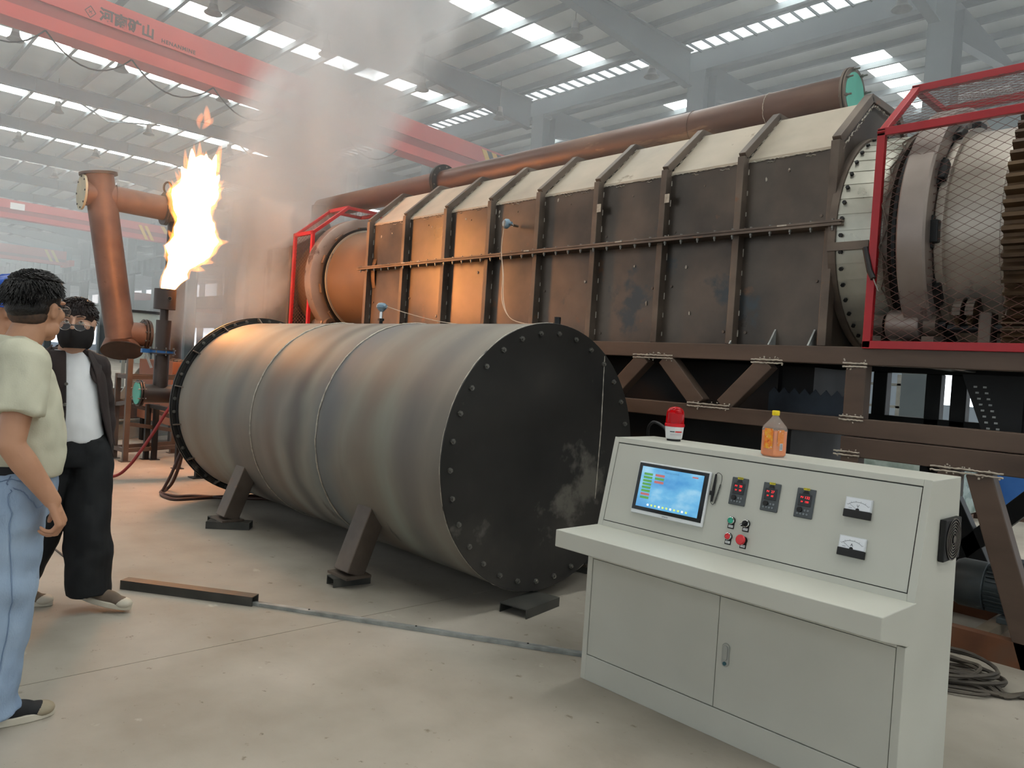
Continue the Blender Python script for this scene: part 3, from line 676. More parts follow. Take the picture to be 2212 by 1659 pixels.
t = button('emergency_button', -1.626, .083, 'large red mushroom stop button at lower right of the console buttons', lambda t: (MB().cyl(PP(-1.626, .083, H0), PP(-1.626, .083, .03), .010, n=16).build('stem', m_rubber, t), MB().lathe(PP(-1.626, .083, H0), nn, [(.010, .02), (.0205, .026), (.0215, .032), (.018, .037), (0, .039)], 24).build('cap', rm_, t)), rm_, False)
text('急停按钮', .005, m_blackp, 'tag_lettering', t, PM(-1.626, .059, H0 + .0042), .0001)
# dial meters
m_face = mat('meter_face', (226, 228, 232), rough=.3); m_ink = mat('meter_ink', (60, 62, 70), rough=.5)
for xa, v0, ch, lab in ((-1.235, .259, 'V', 'square voltmeter, upper of the two dial meters on the console'), (-1.235, .112, 'A', 'square ammeter, lower of the two dial meters on the console')):
    t = thing('dial_meter', PP(xa + .05, v0, H0), lab, 'meter')
    b = MB(); pbox(b, xa, xa + .1, v0, v0 + .076, H0, H0 + .012); b.build('case', mat('meter_case', (206, 208, 210), rough=.3), t, smooth=0, bevel=.002)
    b = MB(); pbox(b, xa + .004, xa + .096, v0 + .03, v0 + .073, H0 + .012, H0 + .0128); b.build('dial', m_face, t, smooth=0)
    b = MB(); pbox(b, xa - .0005, xa + .1005, v0 - .0005, v0 + .029, H0, H0 + .017); b.build('lower_cover', m_rubber, t, smooth=0, bevel=.002)
    MB().lathe(PP(xa + .05, v0 + .03, H0 + .0125), nn, [(0, .0012), (.007, .0012), (.007, 0)], 16).build('pivot_cover', m_rubber, t)
    arc = [PP(xa + .05 + .05 * cos(a), v0 + .022 + .038 * sin(a), H0 + .0131) for a in [rad(40 + 100 * k / 16) for k in range(17)]]
    MB().tube(arc, .0006, 4).build('scale_arc', m_ink, t)
    text(ch, .016, m_ink, 'unit_letter', t, PM(xa + .05, v0 + .044, H0 + .0131), .0002)
    MB().bar(PP(xa + .05, v0 + .03, H0 + .0135), PP(xa + .018, v0 + .05, H0 + .0135), .0008, .0004, up=nn).build('needle', m_ink, t, smooth=0)
    b = MB(); pbox(b, xa + .016, xa + .028, v0 + .035, v0 + .0362, H0 + .0129, H0 + .0132); b.build('scale_mark', m_ink, t, smooth=0)
    for k in range(6):
        a = rad(40 + 20 * k); MB().bar(PP(xa + .05 + .05 * cos(a), v0 + .022 + .038 * sin(a), H0 + .0131), PP(xa + .05 + .056 * cos(a), v0 + .022 + .043 * sin(a), H0 + .0131), .0007, .0004, up=nn).build('scale_mark', m_ink, t, smooth=0)
# fan grille on the right side
fan = thing('fan_grille', (CX1, 3.185, .868), 'black square fan grille on the right side of the console', 'fan')
b = MB(); b.box((CX1, 3.101, .871), (CX1 + .022, 3.276, 1.028)); b.build('frame', m_rubber, fan, smooth=0, bevel=.004)
for k in range(7):
    r = .012 + .0105 * k
    MB().ring((CX1 + .021, 3.188, .95), (1, 0, 0), r, r + .0045, .005, 36).build('grille_ring', m_blk, fan)
MB().cyl((CX1 + .02, 3.188, .95), (CX1 + .028, 3.188, .95), .014, n=20).build('hub', m_blk, fan)
# red warning beacon
BX, BY = -2.203, 3.20
be = thing('warning_beacon', (BX, BY, 1.176), 'red domed warning beacon with white base on top of the console', 'beacon')
MB().cyl((BX, BY, 1.176), (BX, BY, 1.188), .034, n=24).build('magnet_foot', m_rubber, be)
MB().lathe((BX, BY, 1.186), (0, 0, 1), [(0, 0), (.036, 0), (.04, .004), (.046, .058), (.046, .062), (0, .062)], 28).build('white_base', m_white, be)
m_redglass = mat('red_lens', (214, 12, 24), rough=.12, trans=.75, ior=1.3, emit=((255, 10, 20), .06))
MB().lathe((BX, BY, 1.247), (0, 0, 1), [(.046, 0), (.049, .002), (.049, .014), (.046, .016)], 28).build('red_collar', mat('red_collar', (200, 14, 26), rough=.25), be)
MB().lathe((BX, BY, 1.262), (0, 0, 1), [(.045, 0), (.044, .045), (.041, .064), (.032, .076), (.018, .083), (0, .085)], 28).build('dome', m_redglass, be)
MB().lathe((BX, BY, 1.262), (0, 0, 1), [(.026, .004), (.03, .02), (.03, .05), (.018, .064), (0, .066)], 16).build('reflector', mat('red_reflector', (190, 10, 20), rough=.15, metal=.4), be)
lb = frame((BX + .0, BY, 1.216), (.683, .728, 0), (0, 0, 1)); q = lb @ V((0, 0, .0442))
def lq(mb, u0, u1, v0, v1, h):
    return mb.add([lb @ V((u, v, sqrt(max(1e-6, .0468 ** 2 - u * u)) + h - .001)) for u in (u0, (u0 + u1) / 2, u1) for v in (v0, v1)], [(0, 2, 3, 1), (2, 4, 5, 3)])
lq(MB(), -.03, .03, -.014, .012, 0).build('sticker', m_white, be, smooth=0); lq(MB(), -.005, .029, .004, .011, .0006).build('sticker_band', mat('sticker_red', (196, 40, 44), rough=.4), be, smooth=0); lq(MB(), -.029, -.008, .005, .010, .0006).build('sticker_print', m_ink, be, smooth=0); lq(MB(), -.028, .027, -.012, -.001, .0004).build('sticker_print', mat('sticker_grey', (200, 196, 196), rough=.4), be, smooth=0)
bc = MB(); bc.tube(catmull([(BX - .046, BY + .02, 1.205), (BX - .11, BY + .06, 1.235), (BX - .2, BY + .1, 1.25), (BX - .27, BY + .15, 1.2), (BX - .3, BY + .22, 1.05)], 8), .008, 7); bc.build('cable', m_rubber, be)
# drink bottle
OX, OY = -1.615, 3.092
bo = thing('drink_bottle', (OX, OY, 1.176), 'orange fruit drink bottle with yellow cap on top of the console', 'bottle')
def bprof(h):  # half width of the faceted body
    return [(.034, 0), (.040, .008), (.041, .03), (.0405, .08), (.041, .118), (.037, .132), (.023, .16), (.0135, .174), (.0125, .182)]
def sq_lathe(mb, prof, n=32, p=3.2, s=1.):
    vs = []; 
    for r, z in prof:
        for k in range(n):
            a = 2 * pi * k / n; e = 7 if r > .03 else 2
            rr = r * s / ((abs(cos(a)) ** e + abs(sin(a)) ** e) ** (1 / e))
            vs.append((OX + rr * cos(a - .304), OY + rr * sin(a - .304), 1.176 + z))
    m = len(prof); fs = [(j * n + k, j * n + (k + 1) % n, (j + 1) * n + (k + 1) % n, (j + 1) * n + k) for j in range(m - 1) for k in range(n)]
    fs += [tuple(range(n - 1, -1, -1)), tuple(range((m - 1) * n, m * n))]
    return mb.add(vs, fs)
m_pet = mat('clear_plastic', (244, 240, 232), rough=.05, alpha=.16)
m_juice = mat('orange_drink', [(216, 108, 34), (228, 128, 46)], 20, .2)
sq_lathe(MB(), bprof(0)).build('plastic_body', m_pet, bo)
sq_lathe(MB(), [(.033, .002), (.0395, .009), (.0402, .03), (.0398, .08), (.040, .112)], s=.985).build('drink', m_juice, bo)
MB().lathe((OX, OY, 1.354), (0, 0, 1), [(.0145, 0), (.0158, .002), (.0158, .018), (.0145, .021), (0, .021)], 24).build('cap', mat('yellow_cap', (236, 206, 26), rough=.4), bo)
m_lab = mat('fruit_label', [(238, 190, 60), (240, 150, 40), (232, 96, 30)], 60, .35, spots=[((250, 246, 236), 75, .6), ((96, 52, 28), 60, .66)])
def band(a0, a1, z0, z1, mt, name, s=1.015):
    n = 12; vs = []
    for z in (z0, z1):
        for k in range(n + 1):
            a = a0 + (a1 - a0) * k / n; rr = .041 * s / ((abs(cos(a)) ** 7 + abs(sin(a)) ** 7) ** (1 / 7)); vs.append((OX + rr * cos(a - .304), OY + rr * sin(a - .304), 1.176 + z))
    return MB().add(vs, [(k, k + 1, n + 2 + k, n + 1 + k) for k in range(n)]).build(name, mt, bo)
VA = math.atan2(-3.09, 1.615) + .304                # towards the camera
band(VA - 1.15, VA - .12, .036, .122, m_lab, 'label')
band(VA + .3, VA + 1.1, .05, .118, mat('amber_label', [(224, 140, 66), (206, 112, 44)], 50, .3, spots=((246, 240, 230), 70, .58)), 'label')
band(VA + .62, VA + 1.0, .03, .06, m_white, 'bar_code_panel', 1.025)
for k in range(5): band(VA + .66, VA + .96, .034 + .005 * k, .0365 + .005 * k, m_ink, 'bar_code_line', 1.032)
# ------------------------------------------------------------------ kiln on its truss
YW, YC, ZB, ZE, ZT = 5.105, 5.77, 1.77, 3.125, 3.535
kiln = thing('rotary_kiln', (-5.2, YC, ZB), 'long ribbed steel kiln housing with pale chamfered top, lit orange at its left end', 'kiln')
RIBX = [x * 5.03 / 5 for x in (-8.05, -7.303, -6.549, -5.838, -5.149, -4.439, -3.732, -3.053)] + [-2.372]
oct_ = [(5.118, ZB), (5.118, ZE), (5.535, ZT), (6.005, ZT), (6.45, ZE), (6.45, ZB)]
MB().prism([(RIBX[0] + .02, y, z) for y, z in oct_], (RIBX[-1] - RIBX[0] - .04, 0, 0)).build('inner_body', m_dark, kiln, smooth=0)
for i in range(8):
    xa, xb = RIBX[i] + .05, RIBX[i + 1] + .006
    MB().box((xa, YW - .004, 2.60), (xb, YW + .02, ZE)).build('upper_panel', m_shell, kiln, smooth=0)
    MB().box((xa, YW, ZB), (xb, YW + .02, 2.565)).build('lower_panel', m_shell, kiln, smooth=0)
    # chamfer sheet overlaps the wall by a small lip
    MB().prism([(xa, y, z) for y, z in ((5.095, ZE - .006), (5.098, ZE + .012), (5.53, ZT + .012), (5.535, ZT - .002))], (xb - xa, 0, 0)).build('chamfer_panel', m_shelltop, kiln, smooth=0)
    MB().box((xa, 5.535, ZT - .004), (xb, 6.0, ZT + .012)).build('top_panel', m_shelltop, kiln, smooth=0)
    MB().box((xa, 6.44, ZB), (xb, 6.46, ZE)).build('rear_panel', m_shell, kiln, smooth=0)
    # ragged weld between chamfer and wall
    pts = [(xa + (xb - xa) * t / 40, 5.095, ZE - .004 - .008 * random.random()) for t in range(41)]
    w = MB(); w.tube(pts, [.002 + .005 * random.random() ** 2 for _ in pts], 4)
    for q in range(random.choice((1, 2, 2, 3))):
        x0 = random.uniform(xa + .08, xb - .16); w.tube([(x0 + .012 * k, 5.098, ZE - .022 - .012 * random.random()) for k in range(random.randint(4, 10))], .0035, 4)
    w.build('weld_seam', m_weld, kiln)['kind'] = 'stuff'
    # studs and patches on the panels
    for q in range(4):
        x0 = random.choice((xa + .07, xb - .07)) if q else (xa + xb) / 2
        z0 = (3.02, 2.66, 2.2, 1.86)[q] + random.uniform(-.03, .03)
        MB().cyl((x0, YW - .009, z0), (x0, YW, z0), .011 if q else .008, n=9).build('plug_weld', m_rib, kiln)
    for q in range(2):
        x0, z0 = random.uniform(xa + .05, xb - .05), random.choice((random.uniform(2.95, 3.08), random.uniform(2.0, 2.5)))
        b = MB(); b.prism([(x0 + .013 * random.uniform(.4, 1) * cos(a), YW - .004, z0 + .022 * random.uniform(.4, 1) * sin(a)) for a in [2 * pi * k / 7 for k in range(7)]], (0, -.003, 0)); b.build('weld_patch', m_chalk, kiln, smooth=0)
rib0 = None
for i, x in enumerate(RIBX):
    b = MB()
    dep = .055 if i < 8 else .06
    b.box((x, 5.03, ZB), (x + dep, 5.12, ZE + .03))
    # chamfer length
    p0, p1 = V((x + dep / 2, 5.055, ZE + .033)), V((x + dep / 2, 5.515, ZT + .035))
    b.bar(p0, p1, dep, .06, up=(0, -.67, .74)); b.box((x, 5.5, ZT + .005), (x + dep, 6.04, ZT + .06)); b.bar((x + dep / 2, 6.025, ZT + .03), (x + dep / 2, 6.485, ZE + .03), dep, .06, up=(0, .67, .74)); b.box((x, 6.45, ZB), (x + dep, 6.51, ZE + .03))
    b.build('rib', m_rib, kiln, smooth=0, bevel=.004)
    w = MB()
    if i < 8:
        for k in range(9):
            z = ZB + .06 + k * .15 + random.uniform(-.01, .01)
            w.tube([(x + dep + .003, 5.1, z), (x + dep + .003, 5.1, z + random.uniform(.03, .06))], .0042, 5)
        for k in range(6):
            f_ = (k + .5) / 6; p = V((x + dep + .003, 5.085, ZE + .012)).lerp(V((x + dep + .003, 5.525, ZT + .016)), f_); w.bar(p, p + V((0, .03, .027)), .006, .006)
        w.build('stitch_weld', m_weld, kiln)['kind'] = 'stuff'
# dividing flange with bolts
fl = MB(); fl.box((-8.17, 4.965, 2.588), (-2.235, 5.12, 2.602)); fl.box((-8.17, 4.965, 2.566), (-2.235, 5.12, 2.580)); fl.box((-8.12, 4.975, 2.578), (-2.25, 5.09, 2.59)); fl.build('dividing_flange', m_rib, kiln, smooth=0)
bb = None
for k in range(40):
    x = -8.11 + .149 * k
    if bb is None: bb = MB().cyl((x, 4.985, 2.548), (x, 4.985, 2.566), .011, n=6).cyl((x, 4.985, 2.535), (x, 4.985, 2.55), .006, n=6).cyl((x, 4.985, 2.602), (x, 4.985, 2.612), .010, n=6).build('bolt', m_bolt, kiln, smooth=0); xb0 = x
    else: cp(bb, (x - xb0, 0, 0), kiln)
for x in (-7.2, -6.9, -5.2, -4.1, -2.65):
    MB().box((x - .035, 4.9635, 2.59), (x + .035, 4.97, 2.601)).build('weld_patch', m_chalk, kiln, smooth=0)
for x, z in ((-4.42, 2.92), (-3.71, 2.92)):
    MB().box((x + .006, 5.0265, z - .035), (x + .05, 5.031, z + .035)).build('weld_patch', m_chalk, kiln, smooth=0)
# foot gussets
for x in (-7.80, -5.70, -4.9, -3.03, -2.72, -2.43):
    MB().prism([(x, 5.11, ZB), (x, 5.01, ZB), (x, 5.1, ZB + .115), (x, 5.11, ZB + .115)], (.012, 0, 0)).build('foot_gusset', m_galv, kiln, smooth=0)
# right end: recessed end plate with the bolt circle
n = 40; pts = []
b = MB(); hole = [(YC + .775 * cos(2 * pi * k / 48), 2.545 + .775 * sin(2 * pi * k / 48)) for k in range(48)]
def ray_oct(a):
    c = V((YC, 2.545)); d = V((cos(a), sin(a))); best = 9
    P = [V(p) for p in [(5.09, ZB), (5.09, ZE), (5.535, ZT), (6.005, ZT), (6.45, ZE), (6.45, ZB)]]
    for i in range(6):
        p, q = P[i], P[(i + 1) % 6]; e = q - p; den = d.x * e.y - d.y * e.x
        if abs(den) > 1e-6:
            t = ((p.x - c.x) * e.y - (p.y - c.y) * e.x) / den; s_ = ((p.x - c.x) * d.y - (p.y - c.y) * d.x) / den
            if t > 0 and -1e-6 <= s_ <= 1 + 1e-6: best = min(best, t)
    return c + d * best
vs = []
rr_ = []
for k in range(48):
    a = 2 * pi * k / 48; o_ = ray_oct(a); R_ = (o_ - V((YC, 2.545))).length; ri = min(.70, R_ - .01)
    vs += [(-2.335, o_.x, o_.y), (-2.335, YC + ri * cos(a), 2.545 + ri * sin(a))]
b.add(vs, [(2 * k, 2 * ((k + 1) % 48), 2 * ((k + 1) % 48) + 1, 2 * k + 1) for k in range(48)]); b.build('end_plate', m_shell, kiln, smooth=0)
w = MB(); P_ = [V((-2.318, 5.10, ZB + .3)), V((-2.318, 5.10, ZE)), V((-2.318, 5.535, ZT - .01)), V((-2.318, 5.9, ZT - .012))]
for a_, c_ in zip(P_, P_[1:]):
    m_ = int((c_ - a_).length / .012); w.tube([a_.lerp(c_, t / m_) + V((0, random.uniform(-.012, .012), random.uniform(-.014, .004))) for t in range(m_ + 1)], [.002 + .006 * random.random() for _ in range(m_ + 1)], 4)
w.build('weld_seam', m_weld, kiln)['kind'] = 'stuff'
# finger seal
DZ = 2.54
MB().ring((-2.33, YC, DZ), (1, 0, 0), .70, .782, .05, 72).build('seal_ring', m_rib, kiln)
sp = None; NS = 44
for k in range(NS):
    a = 2 * pi * k / NS; b = MB()
    A = [a + (2 * pi / NS) * t / 3 * 1.06 for t in range(4)]
    vs = []
    for x, r in ((-2.30, .765), (-1.98, .738)):
        for t, aa in enumerate(A): vs.append((x, YC + (r + .004 * t / 3) * cos(aa), DZ + (r + .004 * t / 3) * sin(aa)))
        for t, aa in enumerate(A): vs.append((x, YC + (r - .004 + .004 * t / 3) * cos(aa), DZ + (r - .004 + .004 * t / 3) * sin(aa)))
    fs = [(t, t + 1, 9 + t, 8 + t) for t in range(3)] + [(4 + t, 12 + t, 13 + t, 5 + t) for t in range(3)] + [(3, 7, 15, 11), (0, 8, 12, 4)] + [(t, 4 + t, 5 + t, t + 1) for t in range(3)] + [(8 + t, 9 + t, 13 + t, 12 + t) for t in range(3)]
    b.add(vs, fs); b.build('seal_plate', m_seal, kiln, smooth=20)
    am = A[1]; c = V((-2.245, YC + .768 * cos(am), DZ + .768 * sin(am))); u = V((0, cos(am), sin(am)))
    MB().cyl(c, c + u * .016, .014, n=6).build('bolt', m_dark, kiln, smooth=0)
# tension spring on a bracket
MB().box((-2.33, 4.99, 2.40), (-2.06, 5.0, 2.455)).build('bracket', m_rib, kiln, smooth=0)
MB().tube([(-2.075, 4.985, 2.405), (-2.03, 4.97, 2.25), (-2.0, 4.96, 2.2)], .019, 10).build('spring', m_blackp, kiln)
MB().tube([(-2.0, 4.96, 2.2), (-1.97, 4.97, 2.12)], .004, 5).build('hook_wire', m_chrome, kiln)
MB().tube([(-1.95, YC + .78 * cos(a), DZ + .78 * sin(a)) if i % 2 else (-2.0, YC + .775 * cos(a), DZ + .775 * sin(a)) for i, a in enumerate([rad(110 + 10 * t) for t in range(13)])], .005, 5).build('wire_rope', m_rib, kiln)
# drum, riding ring, girth gear
MB().lathe((-2.33, YC, DZ), (1, 0, 0), [(.68, 0), (.70, .1), (.70, 3.2), (0, 3.2)], 96).build('drum', m_drum, kiln)
MB().ring((-1.985, YC, DZ), (1, 0, 0), .7, .762, .03, 96).build('drum_ring', m_rib, kiln)
MB().ring((-1.935, YC, DZ), (1, 0, 0), .7, .75, .02, 96).build('drum_ring', m_dark, kiln)
MB().lathe((-1.865, YC, DZ), (1, 0, 0), [(.72, 0), (.86, .0), (.875, .012), (.875, .155), (.86, .167), (.74, .167)], 128).build('riding_ring', m_tyre, kiln)
MB().ring((-1.69, YC, DZ), (1, 0, 0), .7, .735, .045, 96).build('drum_ring', m_drum, kiln)
MB().ring((-1.36, YC, DZ), (1, 0, 0), .7, .704, .012, 96).build('weld_seam', m_drum, kiln)
for k in range(12):
    a = 2 * pi * (k + .15) / 12; u = V((0, cos(a), sin(a))); t = V((0, -sin(a), cos(a))); c = V((-1.685, YC, DZ)) + u * .735
    b = MB(); b.bar(c - t * .07, c + t * .07, .06, .09, up=u); b.bar(c - t * .1 + V((-.015, 0, 0)), c + t * .1 + V((-.015, 0, 0)), .03, .06, up=u); b.build('ring_chock', m_dark, kiln, smooth=0, bevel=.008)
NT = 76; prof = []
for k in range(NT):
    for q, r in ((0, .855), (.22, .905), (.5, .905), (.72, .855)): a = 2 * pi * (k + q) / NT; prof.append((cos(a) * r, sin(a) * r))
b = MB(); nP = len(prof)
vs = [(-1.29, YC + y, DZ + z) for y, z in prof] + [(-1.07, YC + y, DZ + z) for y, z in prof] + [(-1.29, YC + .72 * y / sqrt(y * y + z * z), DZ + .72 * z / sqrt(y * y + z * z)) for y, z in prof] + [(-1.07, YC + .72 * y / sqrt(y * y + z * z), DZ + .72 * z / sqrt(y * y + z * z)) for y, z in prof]
b.add(vs, [(i, (i + 1) % nP, nP + (i + 1) % nP, nP + i) for i in range(nP)] + [(i, 2 * nP + i, 2 * nP + (i + 1) % nP, (i + 1) % nP) for i in range(nP)] + [(nP + i, nP + (i + 1) % nP, 3 * nP + (i + 1) % nP, 3 * nP + i) for i in range(nP)])
b.build('ring_gear', m_gear, kiln, smooth=20)
# left end: drum neck and its riding ring
MB().lathe((-10.0, YC, DZ), (1, 0, 0), [(0, 0), (.69, 0), (.69, 2.05)], 96).build('drum_neck', m_drumL, kiln)
MB().ring((-9.1, YC, DZ), (1, 0, 0), .69, .715, .018, 96).build('drum_ring', m_seal, kiln)
MB().lathe((-9.36, YC, DZ), (1, 0, 0), [(.70, 0), (.86, 0), (.875, .01), (.875, .155), (.86, .165), (.7, .165)], 128).build('riding_ring', m_tyre, kiln)
for k in range(12):
    a = 2 * pi * (k + .4) / 12; u = V((0, cos(a), sin(a))); t = V((0, -sin(a), cos(a))); c = V((-9.16, YC, DZ)) + u * .725
    b = MB(); b.bar(c - t * .06, c + t * .06, .05, .07, up=u); b.bar(c - t * .035 + V((.03, 0, 0)), c + t * .035 + V((.03, 0, 0)), .03, .03, up=u); b.build('ring_chock', m_rib, kiln, smooth=0, bevel=.006)
MB().ring((-9.13, YC, DZ), (1, 0, 0), .70, .745, .02, 96).build('drum_ring', m_dark, kiln)
# inlet hood at the far end
m_hood = mat('hood_steel', [(66, 62, 57), (86, 80, 73)], 2, .5, .3, .03)
hd = thing('inlet_hood', (-10.6, 5.8, 1.77), 'boxy grey steel inlet hood at the smoky far end of the kiln', 'hood')
MB().prism([(-11.4, y, z) for y, z in ((5.05, 1.77), (5.05, 3.0), (5.5, 3.3), (6.1, 3.3), (6.5, 3.0), (6.5, 1.77))], (1.4, 0, 0)).build('casing', m_hood, hd, smooth=0, bevel=.01)
for x in (-11.42, -10.72, -10.03): MB().box((x, 5.0, 1.77), (x + .06, 5.06, 3.0)).build('stiffener', m_rib, hd, smooth=0)
MB().box((-11.2, 5.025, 2.1), (-10.85, 5.06, 2.75)).build('door', m_hood, hd, smooth=0, bevel=.01)
MB().lathe((-10.7, 5.8, 3.28), (0, 0, 1), [(.26, 0), (.2, .14), (.13, .3), (.13, .5)], 24).build('stack_cone', m_hood, hd)

# supporting rollers with bearings
def roller(x, lab):
    t = thing('support_roller', (x, 5.2, 1.77), lab, 'roller', 'kiln support rollers')
    b = MB(); b.lathe((x - .1, 5.2, 1.925), (1, 0, 0), [(0, 0), (.09, 0), (.098, .008), (.098, .192), (.09, .2), (0, .2)], 36); b.build('wheel', m_tyre, t)
    MB().cyl((x - .22, 5.2, 1.925), (x + .24, 5.2, 1.925), .03, n=16).build('axle', m_dark, t)
    for q in (-.155, .16):
        b = MB(); b.box((x + q - .035, 5.12, 1.77), (x + q + .035, 5.28, 1.85)); b.prism([(x + q - .035, 5.2 + .075 * cos(a), 1.925 + .075 * sin(a)) for a in [rad(20 * k) for k in range(18)]], (.07, 0, 0)); b.build('bearing_block', m_rib, t, smooth=40)
    return t
roller(-1.87, 'kiln support roller behind the right red guard mesh')
roller(-9.32, 'kiln support roller behind the left red guard')
for x, lab in ((-1.87, 'rear kiln support roller behind the right guard'), (-9.32, 'rear kiln support roller at the left end')):
    t = roller(x, lab)
    for c in t.children: pass
    t.location.y += 1.14
dr = thing('drive_pinion', (-1.3, 5.25, 1.77), 'greasy drive pinion and double chain sprocket below the ring gear', 'drive')
NTp = 20; prof = []
for k in range(NTp):
    for q, r in ((0, .085), (.22, .125), (.5, .125), (.72, .085)): a = 2 * pi * (k + q) / NTp; prof.append((-1.31, 5.2 + cos(a) * r, 1.905 + sin(a) * r))
MB().prism(prof, (.26, 0, 0)).build('pinion', m_gear, dr, smooth=0)
for x in (-1.57, -1.5):
    prof = []
    for k in range(18):
        for q, r in ((0, .07), (.3, .088), (.6, .088), (.9, .07)): a = 2 * pi * (k + q) / 18; prof.append((x, 5.2 + cos(a) * r, 1.99 + sin(a) * r))
    MB().prism(prof, (.02, 0, 0)).build('sprocket', m_gear, dr, smooth=0)
for x in (-1.555, -1.485):
    for k in range(14):
        a = rad(180 / 13 * k) ; c = V((x, 5.2 + .096 * cos(a), 1.99 + .096 * sin(a))); u = V((0, -sin(a), cos(a)))
        MB().bar(c - u * .011, c + u * .011, .045, .014, up=(0, cos(a), sin(a))).build('chain_link', m_rib, dr, smooth=0)
MB().box((-1.4, 5.1, 1.77), (-.75, 5.32, 1.815)).build('bed_plate', m_rib, dr, smooth=0)
MB().cyl((-1.62, 5.2, 1.905), (-.8, 5.2, 1.905), .028, n=14).build('shaft', m_dark, dr)
MB().box((-1.44, 5.13, 1.77), (-1.37, 5.27, 2.0)).build('bearing_block', m_rib, dr, smooth=0, bevel=.01)

# red guard cages
def cage(x0, x1, lab, front_mesh=True, rails=()):
    t = thing('guard_cage', ((x0 + x1) / 2, 5.0, ZB), lab, 'cage')
    prof = [(5.0, ZB + .012), (5.0, 3.135), (5.51, 3.56), (6.03, 3.56), (6.54, 3.135), (6.54, ZB + .012)]
    w = .05
    for x in (x0 + w / 2, x1 - w / 2):
        for a_, c_ in zip(prof, prof[1:]):
            p, q = V((x, *a_)), V((x, *c_)); d = (q - p).normalized() * .02
            MB().bar(p - d, q + d, w, .04, up=d.cross(V((1, 0, 0)))).build('frame_bar', m_red, t, smooth=0, bevel=.003)
    for y, z in prof:
        MB().bar((x0, y, z), (x1, y, z), .04, w, up=(0, 0, 1)).build('frame_bar', m_red, t, smooth=0, bevel=.003)
    # expanded metal: two families of strands on each face
    def mesh_panel(a_, c_, inset=.0, y_off=.004):
        A, C = V((0, *a_)), V((0, *c_)); L_ = (C - A).length; d = (C - A).normalized(); b = MB()
        X0, X1 = x0 + w, x1 - w; pw, ph = .088, .05
        for s_ in (1, -1):
            k0 = -int(L_ / ph) - 2 if s_ == 1 else 0
            k1 = int((X1 - X0) / pw) + 2 if s_ == 1 else int((X1 - X0) / pw + L_ / ph) + 2
            for k in range(k0, k1):
                # line: (x - X0)/pw - s*(v)/ph = k
                ptsl = []
                for v in (0, L_):
                    ptsl.append((X0 + pw * (k + s_ * v / ph), v))
                (xa, va), (xb, vb) = ptsl
                ta, tb = 0., 1.
                dx = xb - xa
                for lo, hi in ((X0, X1),):
                    t1, t2 = (lo - xa) / dx, (hi - xa) / dx
                    if t1 > t2: t1, t2 = t2, t1
                    ta, tb = max(ta, t1), min(tb, t2)
                if tb - ta < .01: continue
                P = [V((xa + dx * q, 0, 0)) + A + d * (va + (vb - va) * q) + V((0, y_off, 0)) for q in (ta, tb)]
                b.bar(P[0], P[1], .0023, .0018, up=d.cross(V((1, 0, 0))))
        o = b.build('mesh_panel', m_mesh, t, smooth=0); o['kind'] = 'stuff'
    for i in (0, 1, 2): mesh_panel(prof[i], prof[i + 1])
    return t
cage(-2.05, -.35, 'large red guard cage with diamond mesh over the right kiln drive')
cage(-9.90, -9.36, 'small red guard cage around the left riding ring in smoke')

# long exhaust pipe on top
lp = thing('exhaust_pipe', (-6.8, 5.97, 3.6), 'long brown exhaust pipe running above the kiln with teal blanked end', 'pipe')
PA = V((0, 5.97, 3.80)); PR = .152
for xa, xb in ((-10.95, -7.87), (-7.83, -2.68)): MB().cyl((xa, PA.y, PA.z), (xb, PA.y, PA.z), PR, n=48).build('pipe_section', m_pipetop, lp)
for x in (-7.875, -7.845): MB().ring((x, PA.y, PA.z), (1, 0, 0), PR - .01, .225, .022, 48).build('flange', m_dark, lp)
MB().ring((-2.69, PA.y, PA.z), (1, 0, 0), PR - .01, .205, .018, 48).build('flange', m_rib, lp)
MB().ring((-2.665, PA.y, PA.z), (1, 0, 0), 0, .2, .012, 48).build('blank_rim', m_rib, lp)
MB().cyl((-2.656, PA.y, PA.z), (-2.650, PA.y, PA.z), .165, n=48).build('blank_plate', m_green, lp)
for k in range(8):
    a = 2 * pi * (k + .4) / 8; p = V((-2.70, PA.y + .183 * cos(a), PA.z + .183 * sin(a))); MB().cyl(p, p + V((.1, 0, 0)), .007, n=6).cyl(p + V((.055, 0, 0)), p + V((.068, 0, 0)), .013, n=6).build('bolt', m_bolt, lp, smooth=0)
for k in range(10):
    a = 2 * pi * (k + .5) / 10; p = V((-7.885, PA.y + .192 * cos(a), PA.z + .192 * sin(a))); MB().cyl(p, p + V((.075, 0, 0)), .011, n=6).build('bolt', m_bolt, lp, smooth=0)
for x in (-3.2, -4.65, -6.35, -7.5): MB().cyl((x, 5.93, ZT - .01), (x, 5.95, 3.7), .085, n=24).build('branch', m_pipetop, lp)
seam(-4.1, 'weld_seam', lp, PR, .006, PA.y, PA.z, m_pipetop)
seam(-3.35, 'weld_seam', lp, PR, .006, PA.y, PA.z, m_chalk)

